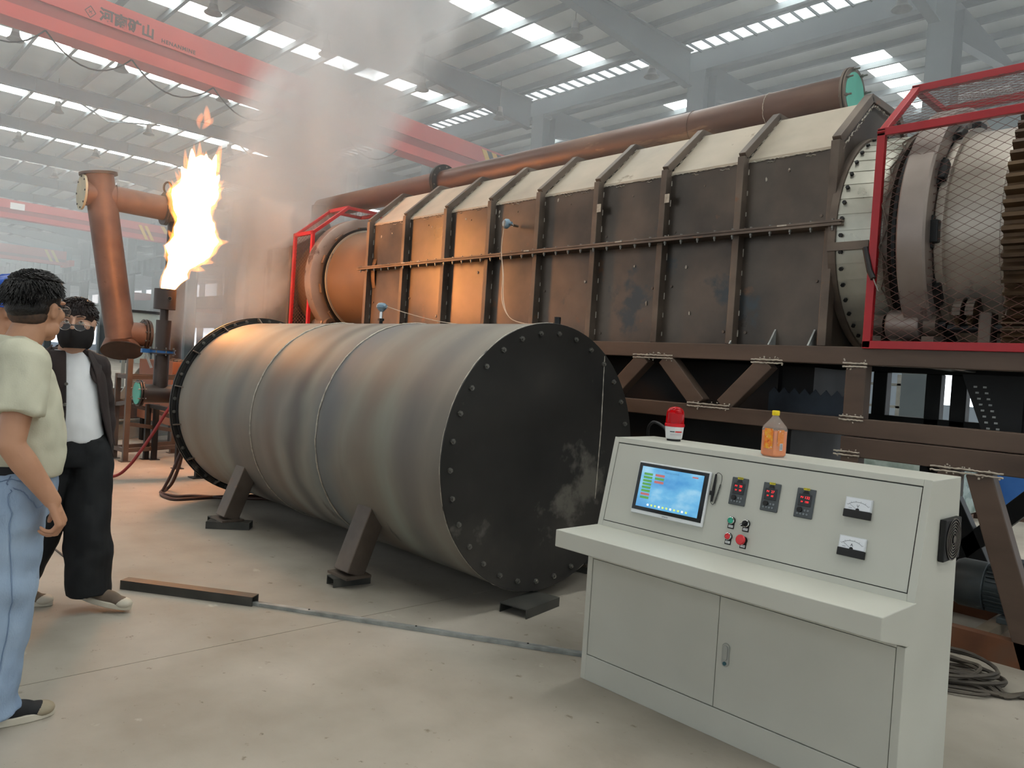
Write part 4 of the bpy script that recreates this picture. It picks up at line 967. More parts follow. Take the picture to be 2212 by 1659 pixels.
# truss frame below
tr = thing('support_truss', (-5, 5.3, 0), 'brown welded box-section truss frame carrying the kiln', 'frame')
def B2(p, q, w, h, name='beam', m=m_beam, up=(0, 0, 1)): return MB().bar(p, q, w, h, up).build(name, m, tr, smooth=0, bevel=.006)
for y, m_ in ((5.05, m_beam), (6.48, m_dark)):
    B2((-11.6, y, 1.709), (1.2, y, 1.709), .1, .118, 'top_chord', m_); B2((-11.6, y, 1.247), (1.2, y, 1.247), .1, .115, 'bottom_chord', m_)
B2((-2.15, 5.05, 1.12), (1.2, 5.05, 1.12), .1, .13, 'lower_chord')
DG = [((-3.785, 1.65), (-4.135, 1.305)), ((-3.59, 1.65), (-3.25, 1.305)), ((-2.715, 1.65), (-3.045, 1.305)), ((-4.9, 1.65), (-4.45, 1.305)), ((-5.3, 1.65), (-5.75, 1.305)), ((-6.9, 1.65), (-6.45, 1.305)), ((-7.4, 1.65), (-7.85, 1.305))]
for (xa, za), (xb, zb) in DG: B2((xa, 5.05, za), (xb, 5.05, zb), .098, .125, 'diagonal', up=(0, 0, 1))
for x in (-2.085, -8.4, -10.4): B2((x, 5.05, 1.65), (x, 5.05, 1.30), .098, .13, 'post', up=(1, 0, 0))
B2((-2.085, 5.05, 1.06), (-2.085, 5.05, .16), .1, .115, 'leg', up=(1, 0, 0))
B2((-1.49, 5.05, 1.055), (-1.82, 5.05, .0), .1, .115, 'leg', up=(1, 0, 0))
B2((-1.345, 5.05, 1.055), (-1.0, 5.05, .0), .1, .135, 'leg', up=(1, 0, 0))
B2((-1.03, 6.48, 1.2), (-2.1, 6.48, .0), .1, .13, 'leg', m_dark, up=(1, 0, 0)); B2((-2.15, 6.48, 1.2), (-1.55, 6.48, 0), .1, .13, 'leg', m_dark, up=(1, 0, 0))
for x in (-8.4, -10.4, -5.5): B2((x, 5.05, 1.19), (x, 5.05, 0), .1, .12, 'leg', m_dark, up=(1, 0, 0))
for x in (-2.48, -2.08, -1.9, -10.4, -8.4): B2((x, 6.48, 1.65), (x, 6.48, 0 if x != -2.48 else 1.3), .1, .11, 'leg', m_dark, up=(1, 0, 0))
for x in (-9.32, -1.87, -1.1): B2((x, 5.1, 1.72), (x, 6.43, 1.72), .16, .09, 'cross_beam', m_dark)
for x, z, wd in ((-3.69, 1.655, .2), (-3.15, 1.302, .19), (-2.70, 1.652, .13), (-2.085, 1.65, .085), (-2.085, 1.305, .085), (-2.1, 1.075, .09), (-1.4, 1.055, .2), (-5.1, 1.655, .2)):
    w = MB()
    for s_ in range(2):
        xx = [x - wd + .012 * k for k in range(int(wd * 2 / .012))]
        w.tube([(q, 4.997, z - .012 + .022 * s_ + random.uniform(-.002, .002)) for q in xx], [.0045 + .0025 * random.random() for _ in xx], 5)
    for q in range(int(wd * 60)):
        xq = x + random.uniform(-wd * .95, wd * .95); zq = z + random.choice((.02, .024, -.026)); w.tube([(xq, 4.998, zq), (xq + random.uniform(-.008, .008), 4.998, zq + random.uniform(-.012, .016))], .0035 + .003 * random.random(), 5)
    w.build('weld_seam', m_chalk, tr)['kind'] = 'stuff'
# ash trough behind the truss
tg = thing('ash_trough', (-5.2, 5.8, 0), 'black steel trough with saw-tooth rim behind the truss', 'trough')
MB().box((-8.3, 5.3, .25), (-2.64, 6.3, 1.18)).build('lower_body', m_dark, tg, smooth=0)
MB().box((-8.3, 5.55, 1.18), (-2.9, 6.3, 1.64)).build('upper_body', m_blackp, tg, smooth=0)
saw = [(-2.9, 5.42, 1.18)]
for k in range(8): saw += [(-2.9 + .08 * k, 5.42, 1.43), (-2.86 + .08 * k, 5.42, 1.475)]
saw += [(-2.26, 5.42, 1.43), (-2.26, 5.42, 1.18)]
MB().prism(saw, (0, .01, 0)).build('saw_tooth_plate', mat('blue_grey_steel', [(44, 50, 58), (64, 72, 82)], 4, .5, .3), tg, smooth=0)
MB().box((-2.9, 5.6, 1.18), (-2.64, 6.3, 1.64)).build('back_plate', m_blackp, tg, smooth=0)
for x in (-7.9, -5.3, -2.7): MB().box((x, 5.4, 0), (x + .1, 6.2, .25)).build('foot', m_dark, tg, smooth=0)
# hopper under the drive with perforated plate
hp = thing('screen_hopper', (-1.5, 6.1, 0), 'black perforated hopper hanging behind the truss at the right', 'hopper')
MB().prism([(-1.62, 5.7, 1.64), (-1.42, 5.7, 1.2), (-1.05, 5.7, 1.2), (-.9, 5.7, 1.64)], (0, .6, 0)).build('hopper_body', m_blackp, hp, smooth=0)
MB().prism([(-1.66, 5.66, 1.64), (-1.5, 5.66, 1.22), (-1.3, 5.66, 1.22), (-1.3, 5.66, 1.64)], (0, .02, 0)).build('face_plate', m_dark, hp, smooth=0)
for k in range(9):
    for q in range(2):
        x, z = -1.585 + .013 * k + .055 * q, 1.56 - .038 * k
        MB().box((x, 5.655, z - .006), (x + .02, 5.66, z + .006)).build('slot', m_galv, hp, smooth=0)

# motor on its skid
sk = thing('motor_skid', (-1.2, 5.3, 0), 'rusty channel-steel skid frame on the floor under the motor', 'frame')
m_rust = mat('rusty_channel', [(82, 50, 34), (108, 68, 44), (98, 76, 60)], 3, .7, 0, .1)
for y in (5.0, 5.9): MB().rhs((-2.4, y + .04, .07), (.8, y + .04, .07), .08, .14, .012, (0, 0, 1), None).build('side_channel', m_rust, sk, smooth=0)
for x in (-1.78, -1.33, -.8): MB().box((x, 5.08, .07), (x + .075, 5.94, .135)).build('cross_channel', mat('dusty_channel', [(132, 118, 100), (156, 142, 124)], 5, .7), sk, smooth=0)
mo = thing('electric_motor', (-1.3, 5.48, .14), 'dark grey finned electric motor on the rusty skid behind the console', 'motor')
m_mot = mat('motor_grey', [(66, 74, 77), (84, 92, 95)], 5, .42, .1)
MY, MZ = 5.48, .315
MB().lathe((-1.575, MY, MZ), (1, 0, 0), [(0, 0), (.09, .0), (.135, .03), (.15, .06), (.15, .2), (.146, .205), (0, .205)], 40).build('fan_cover', m_mot, mo)
MB().cyl((-1.375, MY, MZ), (-.95, MY, MZ), .13, n=36).build('stator', m_mot, mo)
for k in range(30):
    a = 2 * pi * k / 30; u = V((0, cos(a), sin(a))); c = V((-1.36, MY, MZ)) + u * .138
    MB().bar(c, c + V((.4, 0, 0)), .006, .02, up=u).build('cooling_fin', m_mot, mo, smooth=0)
MB().box((-1.28, MY - .15, .14), (-.98, MY + .15, .175)).build('foot', m_mot, mo, smooth=0, bevel=.006)
MB().box((-1.25, MY - .09, MZ + .12), (-1.05, MY + .06, MZ + .2)).build('terminal_box', m_mot, mo, smooth=0, bevel=.01)
MB().cyl((-.95, MY, MZ), (-.7, MY, MZ), .03, n=16).build('shaft', m_chrome, mo)
# coiled cables at lower right
cb = thing('cable_coil', (-1.15, 4.45, 0), 'loose coil of dusty dark cable on the floor right of the console', 'cable')
m_cab = mat('dusty_cable', [(58, 52, 46), (92, 84, 74)], 10, .7)
for k in range(7):
    cx_, cy_ = -1.33 + random.uniform(-.05, .05), 4.52 + random.uniform(-.05, .05); ra, rb_ = random.uniform(.16, .36), random.uniform(.1, .24); ph = random.uniform(0, 1.2)
    pts = [(cx_ + ra * cos(a) * cos(ph) - rb_ * sin(a) * sin(ph), cy_ + ra * cos(a) * sin(ph) + rb_ * sin(a) * cos(ph), .012 + .011 * k + .008 * sin(3 * a + k)) for a in [rad(15 * t + 30 * k) for t in range(24)]]
    MB().tube(pts, .0095, 6, closed=True).build('cable_loop', m_cab, cb)
for k in range(6):
    j = lambda q: random.uniform(-q, q)
    pts = catmull([(-1.55 + j(.1), 4.25 + j(.15), .012 + .008 * k), (-1.3 + j(.05), 4.22 + .05 * k, .014 + .006 * k), (-1.12 + j(.05), 4.33 + .04 * k, .02 + .006 * k), (-1.02 + j(.03), 4.45 + j(.04), .014), (-.92, 4.52 + .012 * k, .012 + .003 * k), (-.80, 4.60 + .008 * k, .012)], 6); MB().tube(pts, .009, 6).build('cable_end', m_cab, cb)

# thermocouple on the wall and its wires
ts2, e2 = tsensor((-5.461, 4.93, 2.868), (0, 1, 0), 'grey-blue temperature probe screwed into the kiln wall with hanging wires', .15)
m_wire = mat('pale_wire', (188, 172, 152), rough=.5)
wr_ = MB()
for k in range(2):
    P = [(-5.455, 4.9, 2.90), (-5.43, 4.87, 2.8), (-5.42, 4.85, 2.6), (-5.27 + .01 * k, 4.75, 2.35), (-4.98 + .02 * k, 4.5, 2.08), (-4.55, 4.2, 1.9), (-4.05, 3.9, 1.82), (-3.72, 3.78, 1.80 + .012 * k), (-3.62, 3.75, 1.81)]
    wr_.tube(catmull(P, 6), .0035, 5)
P = [tuple(e1), (-5.45, 3.85, 1.90), (-5.1, 3.9, 1.84), (-4.6, 3.85, 1.80), (-4.1, 3.8, 1.79), (-3.62, 3.75, 1.80)]
wr_.tube(catmull(P, 6), .0035, 5)
o = wr_.build('sensor_wires', m_wire); c = V((-4.5, 4.3, 1.8)); o.data.transform(Matrix.Translation(-c)); o.location = c
tag(o, 'thin pale sensor wires drooping from the kiln wall to the tank', 'wire')
# ------------------------------------------------------------------ flare stack
FX, FY = -8.8, 2.955
m_stk = mat('dark_stack_steel', [(62, 52, 48), (84, 72, 66)], 3, .45, .35, .03, spots=((104, 80, 66), 3, .65))
fs_ = thing('flare_stack', (FX, FY, .96), 'dark flare stack with blue clamp and wide burner cup under the flame', 'flare')
MB().cyl((FX, FY, 1.02), (FX, FY, 1.40), .078, n=32).build('lower_pipe', m_stk, fs_)
MB().cyl((FX, FY, 1.445), (FX, FY, 1.769), .078, n=32).build('middle_pipe', m_stk, fs_)
MB().cyl((FX, FY, 1.765), (FX, FY, 1.9), .043, n=24).build('neck', m_stk, fs_)
cup = MB().lathe((FX, FY, 1.89), (0, 0, 1), [(0, 0), (.112, 0), (.112, .222), (.103, .222), (.103, .02), (0, .02)], 40).build('burner_cup', m_stk, fs_)
vd = V((-FX, -FY, 0)).normalized(); a0 = math.atan2(vd.y, vd.x) + .42
hp_ = V((FX + .1125 * cos(a0), FY + .1125 * sin(a0), 2.008)); hu = V((cos(a0), sin(a0), 0))
MB().cyl(hp_ - hu * .004, hp_ + hu * .001, .019, n=20).build('air_hole', m_blackp, fs_, smooth=0)
MB().ring(hp_ + hu * .0, hu, .019, .0235, .003, 20).build('air_hole_rim', m_bolt, fs_)
m_blue = mat('valve_blue', [(38, 92, 150), (50, 106, 164)], 8, .4)
MB().ring((FX, FY, 1.395), (0, 0, 1), .026, .138, .014, 36).build('flange', m_stk, fs_); MB().ring((FX, FY, 1.436), (0, 0, 1), .026, .138, .014, 36).build('flange', m_stk, fs_)
vb = MB(); vb.cyl((FX, FY, 1.409), (FX, FY, 1.438), .13, n=32); vb.box((FX - .026, FY - .216, 1.402), (FX + .026, FY - .1, 1.445)); vb.build('valve_body', m_blue, fs_, smooth=30)
for k in range(8):
    a = 2 * pi * k / 8; p = V((FX + .125 * cos(a), FY + .125 * sin(a), 1.38)); MB().cyl(p, p + V((0, 0, .09)), .008, n=6).build('bolt', m_bolt, fs_, smooth=0)
MB().bar((FX, FY - .17, 1.395), (FX + .02, FY - .11, 1.24), .043, .013, up=(0, 1, 0)).build('valve_lever', m_galv, fs_, smooth=0)
tp = thing('flare_pipe', (FX, 3.0, .86), 'horizontal dark gas pipe under the flare with teal blanked end', 'pipe')
PZ = .958
MB().cyl((FX, 2.735, PZ), (FX, 3.54, PZ), .102, n=36).build('pipe_section', m_stk, tp)
for y in (2.722, 2.748): MB().ring((FX, y, PZ), (0, 1, 0), .086, .142, .014, 36).build('flange', m_stk, tp)
MB().cyl((FX, 2.709, PZ), (FX, 2.721, PZ), .121, n=36).build('blank_plate', m_green, tp)
for k in range(8):
    a = 2 * pi * (k + .5) / 8; p = V((FX + .13 * cos(a), 2.692, PZ + .13 * sin(a))); MB().cyl(p, p + V((0, .086, 0)), .007, n=6).build('bolt', m_bolt, tp, smooth=0)
MB().tube(catmull([(FX + .03, 3.10, 1.05), (FX + .05, 3.11, 1.10), (FX + .15, 3.105, 1.10), (FX + .19, 3.09, 1.02)], 6), .02, 10).build('elbow', m_galv, tp)
MB().rhs((FX, 3.42, 0), (FX, 3.42, .86), .06, .06, .006, (1, 0, 0)).build('leg', m_dark, tp, smooth=0)
MB().box((FX - .08, 3.34, 0), (FX + .08, 3.5, .01)).build('foot_plate', m_dark, tp, smooth=0)
# flame: hot core inside a thinner glowing envelope
m_core = bpy.data.materials.new('flame_core'); m_core.use_nodes = True; nt = m_core.node_tree; nt.nodes.clear()
o_ = nt.nodes.new('ShaderNodeOutputMaterial'); e_ = nt.nodes.new('ShaderNodeEmission'); nt.links.new(e_.outputs[0], o_.inputs[0])
tcx = nt.nodes.new('ShaderNodeTexCoord'); nzx = nt.nodes.new('ShaderNodeTexNoise'); nzx.inputs['Scale'].default_value = 4; nzx.inputs['Detail'].default_value = 4; nt.links.new(tcx.outputs['Object'], nzx.inputs[0])
rmp = nt.nodes.new('ShaderNodeValToRGB'); nt.links.new(nzx.outputs[0], rmp.inputs[0]); rmp.color_ramp.elements[0].position = .3; rmp.color_ramp.elements[0].color = (1, .38, .10, 1); rmp.color_ramp.elements[1].position = .5; rmp.color_ramp.elements[1].color = (1, .46, .14, 1)
nt.links.new(rmp.outputs[0], e_.inputs[0]); e_.inputs[1].default_value = 22
def flamemat(name, col, k):
    m = bpy.data.materials.new(name); m.use_nodes = True; nt = m.node_tree; nt.nodes.clear()
    o_ = nt.nodes.new('ShaderNodeOutputMaterial'); v_ = nt.nodes.new('ShaderNodeVolumePrincipled'); nt.links.new(v_.outputs[0], o_.inputs['Volume'])
    v_.inputs['Density'].default_value = 0; v_.inputs['Emission Color'].default_value = col; v_.inputs['Emission Strength'].default_value = k
    return m
m_env = flamemat('flame_envelope', (1, .36, .07, 1), 9)
m_lick = flamemat('flame_lick', (1, .30, .05, 1), 16)
fl = thing('flare_flame', (FX, FY, 2.1), 'tall white-hot flame with orange edges burning on the flare stack', 'flame')
FR = [(2.916, 3.019, 2.084), (2.907, 3.071, 2.136), (2.916, 3.192, 2.256), (2.933, 3.218, 2.36), (2.916, 3.33, 2.472), (2.942, 3.494, 2.584), (3.028, 3.546, 2.705), (3.011, 3.485, 2.8), (2.994, 3.477, 2.903), (2.976, 3.434, 2.998), (2.959, 3.425, 3.093), (2.959, 3.477, 3.214), (3.019, 3.494, 3.318), (3.106, 3.468, 3.43), (3.14, 3.442, 3.525), (3.192, 3.39, 3.611), (3.244, 3.33, 3.654)]
def flame_body(k, jag, sc, seed):
    n = 40; vs = []; rows_ = []
    for i in range(len(FR) - 1):
        for t in (0, .5): rows_.append(tuple(FR[i][q] * (1 - t) + FR[i + 1][q] * t for q in range(3)))
    rows_.append(FR[-1])
    for l, r, z in rows_:
        cy, h = (l + r) / 2, (r - l) / 2 * k
        for j in range(n):
            a = 2 * pi * j / n; p = V((cos(a) * h * .62, sin(a) * h, 0))
            nz = mnoise.fractal(V((p.x * 5 + seed, (cy + p.y) * 5, z * 4)), .8, 2, 4)
            p *= 1 + jag * nz
            vs.append((FX + p.x, cy + p.y, z + .06 * jag * mnoise.noise(V((p.x * 9, p.y * 9 + seed, z * 7)))))
    m = len(rows_); fs = [(i * n + j, i * n + (j + 1) % n, (i + 1) * n + (j + 1) % n, (i + 1) * n + j) for i in range(m - 1) for j in range(n)]
    fs += [tuple(range(n - 1, -1, -1)), tuple(range((m - 1) * n, m * n))]
    return MB().add(vs, fs)
core = flame_body(.9, .32, 1, 3)
for y, z, dy, h, r in ((3.17, 3.5, -.02, .2, .06), (3.24, 3.52, .01, .13, .055), (3.31, 3.52, .0, .16, .06), (3.38, 3.46, .04, .24, .06), (3.1, 3.38, -.05, .1, .05), (3.42, 3.36, .05, .12, .05)):
    P = catmull([(FX, y, z - .12), (FX, y, z), (FX + .01, y + dy * .6, z + h * .6), (FX + .01, y + dy, z + h)], 4); core.tube(P, [r * (1 - (t / 12) ** 1.5) + .003 for t in range(13)], 9)
core.build('flame_core', m_core, fl)
flame_body(1.06, .38, 1, 3).build('flame_envelope', m_env, fl)
lk = MB()
for y, z, dy, dz, r in [(3.209, 3.568, -0.017, 0.173, 0.052), (3.39, 3.568, 0.035, 0.19, 0.052), (3.304, 3.594, 0.0, 0.104, 0.043), (3.019, 3.18, -0.078, 0.104, 0.043), (3.063, 3.309, -0.078, 0.086, 0.043), (3.434, 3.266, 0.086, 0.069, 0.043), (3.468, 2.705, 0.104, 0.017, 0.052), (3.002, 2.895, -0.086, 0.052, 0.043), (2.968, 2.55, -0.069, 0.035, 0.035), (3.019, 2.705, -0.06, 0.052, 0.035), (3.451, 3.326, 0.06, 0.086, 0.035), (3.123, 3.464, -0.052, 0.104, 0.035), (3.33, 2.463, 0.086, 0.0, 0.043), (3.278, 2.377, 0.052, -0.017, 0.035), (3.106, 3.55, -0.026, 0.112, 0.026), (3.434, 3.481, 0.026, 0.138, 0.03)]:
    for q in range(2):
        x = FX + random.uniform(-.12, .12); P = [(x, y - dy * .4, z - dz * .4), (x, y, z), (x + .02, y + dy * .6, z + dz * .6), (x + .03, y + dy * 1.1, z + dz * 1.25)]
        lk.tube(catmull(P, 4), [r * (1 - (t / 12) ** 1.4) + .002 for t in range(13)], 9)
lk.build('flame_lick', m_lick, fl)
wp = thing('flame_wisp', (FX, 3.28, 4.0), 'small torn-off orange wisp of flame floating above the flare', 'flame')
for P, r in (([(FX, 3.227, 3.94), (FX, 3.209, 4.016), (FX, 3.235, 4.085), (FX, 3.244, 4.128)], .03), ([(FX, 3.252, 3.947), (FX, 3.304, 4.034), (FX, 3.296, 4.137), (FX, 3.287, 4.223)], .039), ([(FX, 3.296, 4.0), (FX, 3.347, 4.05), (FX, 3.365, 4.11)], .022)):
    Q = catmull(P, 5); MB().tube(Q, [r * sin(pi * (t + .6) / (len(Q) + .2)) + .002 for t in range(len(Q))], 9).build('flame_lick', flamemat('wisp', (1, .3, .1, 1), 9), wp)
for k, (y, z, e) in enumerate(((3.1, 2.45, 260), (3.24, 2.84, 320), (3.24, 3.27, 200))):
    l = bpy.data.lights.new('flame_light', 'POINT'); l.energy = e; l.color = (1, .34, .095); l.shadow_soft_size = .2
    o = bpy.data.objects.new('flame_light', l); COL.objects.link(o); o.location = (FX, y, z); o.visible_camera = False

# ------------------------------------------------------------------ leaning gas pipe left of the flare
up = thing('gas_pipe_bend', (-12.3, 3.5, 1.27), 'large rust-brown leaning pipe with cross pipe, blank flanges and mitred end', 'pipe')
UX = -12.3
A_, B_ = V((UX, 3.11, 3.92)), V((UX + .03, 3.55, 1.386))
MB().cyl(A_, A_.lerp(B_, .93), .201, n=48, caps=False).build('leaning_pipe', m_pipe, up)
ax_ = (A_ - B_).normalized()
MB().ring(A_ - ax_ * .03, ax_, .17, .252, .035, 40).build('top_flange', m_stk, up); MB().ring(A_ - ax_ * .005, ax_, 0, .2, .006, 40).build('top_plate', m_pipe, up)
toC = V((.953, -.273, 0)).normalized(); lat = V((.273, .953, 0)).normalized(); nrm = (toC * .62 + V((0, 0, -1)) * .78).normalized(); oth = nrm.cross(lat).normalized()
c = B_ + V((.0, -.005, -.0)); pts = [c + lat * (.287 * cos(a)) + oth * (.222 * sin(a)) for a in [2 * pi * k / 48 for k in range(48)]]
MB().prism(pts, nrm * .014).build('end_plate', m_stk, up)
vs = [A_.lerp(B_, .93) + (lat * cos(a) + toC * sin(a)) * .201 for a in [2 * pi * k / 48 for k in range(48)]]
MB().add(vs + pts, [(k, (k + 1) % 48, 48 + (k + 1) % 48, 48 + k) for k in range(48)]).build('pipe_mouth', m_pipe, up)
CZ = 3.61
MB().cyl((UX, 2.928, CZ), (UX, 4.05, CZ - .02), .182, n=48).build('cross_pipe', m_pipe, up)
MB().cyl((UX, 2.9, CZ), (UX, 2.928, CZ), .252, n=40).build('blank_plate', mat('pale_blank_plate', [(196, 190, 160), (178, 176, 156)], 5, .5), up)
for k in range(8):
    a = 2 * pi * k / 8; p = V((UX + .222 * cos(a), 2.89, CZ + .222 * sin(a))); MB().cyl(p, p + V((0, .05, 0)), .014, n=6).build('bolt', m_blackp, up, smooth=0)
for y in (4.03, 4.065): MB().ring((UX, y, CZ - .02), (0, 1, 0), .16, .252, .026, 40).build('flange', m_stk, up)
for y0_, sgn in ((3.13 - .205, -1), (3.15 + .205, 1)):
    MB().tube([(UX + .184 * cos(a), y0_ + .024 * abs(cos(a)) * -sgn, CZ + .184 * sin(a)) for a in [2 * pi * k / 24 for k in range(24)]], .007, 5, closed=True).build('weld_seam', m_pipe, up)
MB().cyl((UX, 4.09, CZ - .02), (UX, 4.3, CZ - .02), .176, n=40).build('cross_pipe', m_pipe, up)
MB().cyl((UX - .1, 4.3, 1.26), (UX - .1, 4.3, CZ + .18), .152, n=36).build('down_pipe', m_stk, up)
MB().lathe((UX - .1, 4.3, CZ + .17), (0, 0, 1), [(.2, 0), (.2, .035), (.12, .08), (0, .1)], 32).build('cap', m_stk, up)
MB().tube([(UX - .06, 4.1 + .058 * cos(a), CZ + .31 + .088 * sin(a)) for a in [2 * pi * k / 16 for k in range(16)]], .016, 6, closed=True).build('lifting_eye', m_stk, up)
MB().cyl((UX + .02, 3.52, 1.64), (UX + .02, 3.865, 1.64), .176, n=40).build('branch', m_pipe, up)
for y in (3.83, 3.87): MB().ring((UX + .02, y, 1.64), (0, 1, 0), .152, .234, .023, 40).build('flange', m_stk, up)
for k in range(10):
    a = 2 * pi * (k + .3) / 10; p = V((UX + .02 + .208 * cos(a), 3.81, 1.64 + .208 * sin(a))); MB().cyl(p, p + V((0, .1, 0)), .013, n=6).build('bolt', m_bolt, up, smooth=0)
MB().cyl((UX + .02, 3.888, 1.64), (UX + .02, 3.917, 1.64), .222, n=40).build('blank_plate', m_stk, up)
# furnace box behind the stack
fu = thing('combustion_furnace', (-11.6, 4.5, 0), 'furnace box with flame glow in its colour, ash on top, behind the flare stack', 'furnace')
m_furn = mat('furnace_flame_tint', [(122, 72, 50), (150, 94, 66)], 2, .6, .1, .05)  # orange-brown puts the flame's glow into the base colour
MB().box((-12.75, 3.95, .35), (-11.3, 5.6, 1.27)).build('body', m_furn, fu, smooth=0, bevel=.01)
for x, y in ((-12.65, 4.05), (-11.4, 4.05), (-12.65, 5.5), (-11.4, 5.5)): MB().box((x - .06, y - .06, 0), (x + .06, y + .06, .35)).build('leg', m_dark, fu, smooth=0)
b = MB()
for k in range(60): b.ball((random.uniform(-12.1, -11.4), random.uniform(4.0, 5.5), 1.28), (random.uniform(.02, .06), random.uniform(.02, .06), random.uniform(.01, .04)), 6, 4)
b.build('ash_lumps', mat('ash', [(84, 70, 60), (120, 104, 92)], 9, .9), fu)['kind'] = 'stuff'
# trestle and other stands
def trestle(name, posts, bars, lab, m1=m_dark, h=1.27):
    t = thing(name, (sum(p[0] for p in posts) / len(posts), sum(p[1] for p in posts) / len(posts), 0), lab, 'stand')
    for x, y, z in posts:
        MB().rhs((x, y, 0), (x, y, z), .06, .06, .006, (1, 0, 0)).build('post', m1, t, smooth=0)
        MB().box((x - .06, y - .06, 0), (x + .06, y + .06, .008)).build('foot_plate', m1, t, smooth=0)
    for p, q in bars: MB().bar(p, q, .05, .05).build('rail', m1, t, smooth=0)
    return t
m_trs = mat('stand_steel', [(74, 62, 56), (98, 86, 78)], 4, .5, .3)
P = [(-10.3, 3.08, 1.3), (-10.68, 3.06, 1.1), (-10.3, 3.75, 1.1), (-10.68, 3.75, 1.1)]
P[2] = (-10.62, 3.9, 1.1); P[3] = (-11.0, 3.9, 1.1)
bars = []
for z in (.14, 1.07): bars += [((-10.3, 3.08, z), (-10.68, 3.06, z)), ((-10.68, 3.06, z), (-11.0, 3.9, z)), ((-10.3, 3.08, z), (-10.62, 3.9, z))]
bars += [((-10.3, 3.08, .48), (-10.62, 3.9, .34)), ((-10.68, 3.06, .75), (-11.0, 3.9, .5)), ((-10.3, 3.08, .75), (-10.68, 3.06, .7))]
trestle('steel_trestle', P, bars, 'brown steel tube trestle with rails standing left of the teal pipe end', m_trs)
trestle('pipe_stand', [(-9.55, 3.46, .72), (-10.46, 3.38, .72), (-10.4, 3.46, .72)], [((-9.55, 3.46, .7), (-10.46, 3.40, .7))], 'low dark steel stand with posts behind the teal-ended pipe and tank flange')
# hoses
MB_ = MB().tube(catmull([(FX + .19, 3.09, 1.02), (-8.62, 3.05, .9), (-8.64, 2.96, .73), (-8.68, 2.86, .52), (-8.74, 2.76, .32), (-8.8, 2.68, .17), (-8.93, 2.60, .05), (-9.134, 2.50, .014), (-9.4, 2.3, .013), (-9.9, 2.0, .013)], 6), .017, 8)
o = MB_.build('gas_hose', m_hoser); c = V((-9.1, 2.8, 0)); o.data.transform(Matrix.Translation(-c)); o.location = c; tag(o, 'red gas hose sagging from the flare pipe to the floor', 'hose')
MB_ = MB().tube(catmull([(-7.9, 2.98, .8), (-7.88, 2.908, .504), (-7.93, 2.895, .3), (-8.05, 2.88, .1), (-8.1, 2.84, .016), (-7.95, 2.74, .015), (-7.76, 2.69, .015), (-7.54, 2.72, .015), (-7.51, 2.9, .015), (-7.51, 3.15, .015), (-7.42, 3.52, .015), (-7.33, 3.89, .015), (-7.2, 4.6, .015)], 6), .017, 8)
MB_.tube(catmull([(-7.86, 3.0, .75), (-7.84, 2.852, .39), (-7.86, 2.79, .2), (-7.93, 2.75, .05), (-7.9, 2.72, .018), (-7.68, 2.78, .018), (-7.64, 2.95, .018), (-7.5, 3.1, .018), (-7.36, 3.3, .018), (-7.2, 3.6, .018), (-7.0, 4.4, .018)], 6), .016, 8)
o = MB_.build('rubber_hose', m_hosed); c = V((-7.7, 3.0, 0)); o.data.transform(Matrix.Translation(-c)); o.location = c; tag(o, 'brown rubber hose looped on the floor at the far end of the tank', 'hose')

# ------------------------------------------------------------------ workshop clutter in the haze
m_ibr = mat('stock_beam_brown', [(88, 66, 56), (112, 90, 78)], 3, .6, .1); m_ibg = mat('stock_beam_grey', [(128, 128, 122), (156, 156, 150)], 3, .6, .1)
def ibeam(p, q, h, w, m_, lab, grp='stacked steel beams'):
    t = thing('steel_beam', ((p[0] + q[0]) / 2, (p[1] + q[1]) / 2, p[2] - h / 2), lab, 'beam', grp)
    P, Q = V(p), V(q); up = V((0, 0, 1))
    MB().bar(P, Q, .014, h - .02).build('web', m_, t, smooth=0)
    for s_ in (1, -1): MB().bar(P + up * s_ * (h / 2 - .008), Q + up * s_ * (h / 2 - .008), w, .016).build('flange', m_ibg if s_ > 0 else m_, t, smooth=0)
k = 0
for (x0, y0_), (x1, y1_), z in (((-12.6, 3.4), (-14.2, 6.0), .15), ((-13.1, 3.3), (-14.7, 6.0), .15), ((-13.6, 3.2), (-15.3, 6.0), .15), ((-12.9, 3.5), (-14.5, 6.0), .45), ((-13.4, 3.4), (-15.1, 6.2), .45), ((-15.5, 3.2), (-17.5, 6.8), .15), ((-16.1, 3.1), (-18.2, 6.8), .15), ((-15.8, 3.3), (-17.8, 6.8), .45)):
    ibeam((x0, y0_, z), (x1, y1_, z), .3, .16, m_ibr if k % 2 else m_ibg, 'steel I-beam lying in the %s' % ('stack on the floor behind the trestle and pipe stand' if k < 5 else 'second stack farther back behind the trestle')); k += 1
mb_ = thing('machine_bed', (-12.9, 4.15, .6), 'grey slotted machine bed leaning on the beam stack behind the trestle', 'machine')
MB().prism([(-13.2, 3.75, .6), (-13.05, 4.5, .62), (-13.0, 4.62, 1.1), (-13.1, 4.05, 1.12)], (.09, -.02, .0)).build('panel', m_ibg, mb_, smooth=0, bevel=.01)
for q in range(4): MB().prism([(-13.02 + .01 * q, 4.0 + .13 * q, .72), (-13.02 + .01 * q, 4.04 + .13 * q, .72), (-13.0 + .01 * q, 4.1 + .13 * q, .98), (-13.0 + .01 * q, 4.06 + .13 * q, .98)], (.075, -.02, 0)).build('slot', m_dark, mb_, smooth=0)
SX, SY = -19.2, 5.92
sl = thing('feed_silo', (SX, SY, 0), 'pale green-white silo with dark lid in the haze behind the flare stack', 'silo')
MB().lathe((SX, SY, 0), (0, 0, 1), [(.08, 1.05), (.15, 1.3), (.43, 1.83), (.43, 2.22), (0, 2.22)], 28).build('hopper', mat('silo_white', [(176, 188, 182), (196, 204, 198)], 3, .5), sl)
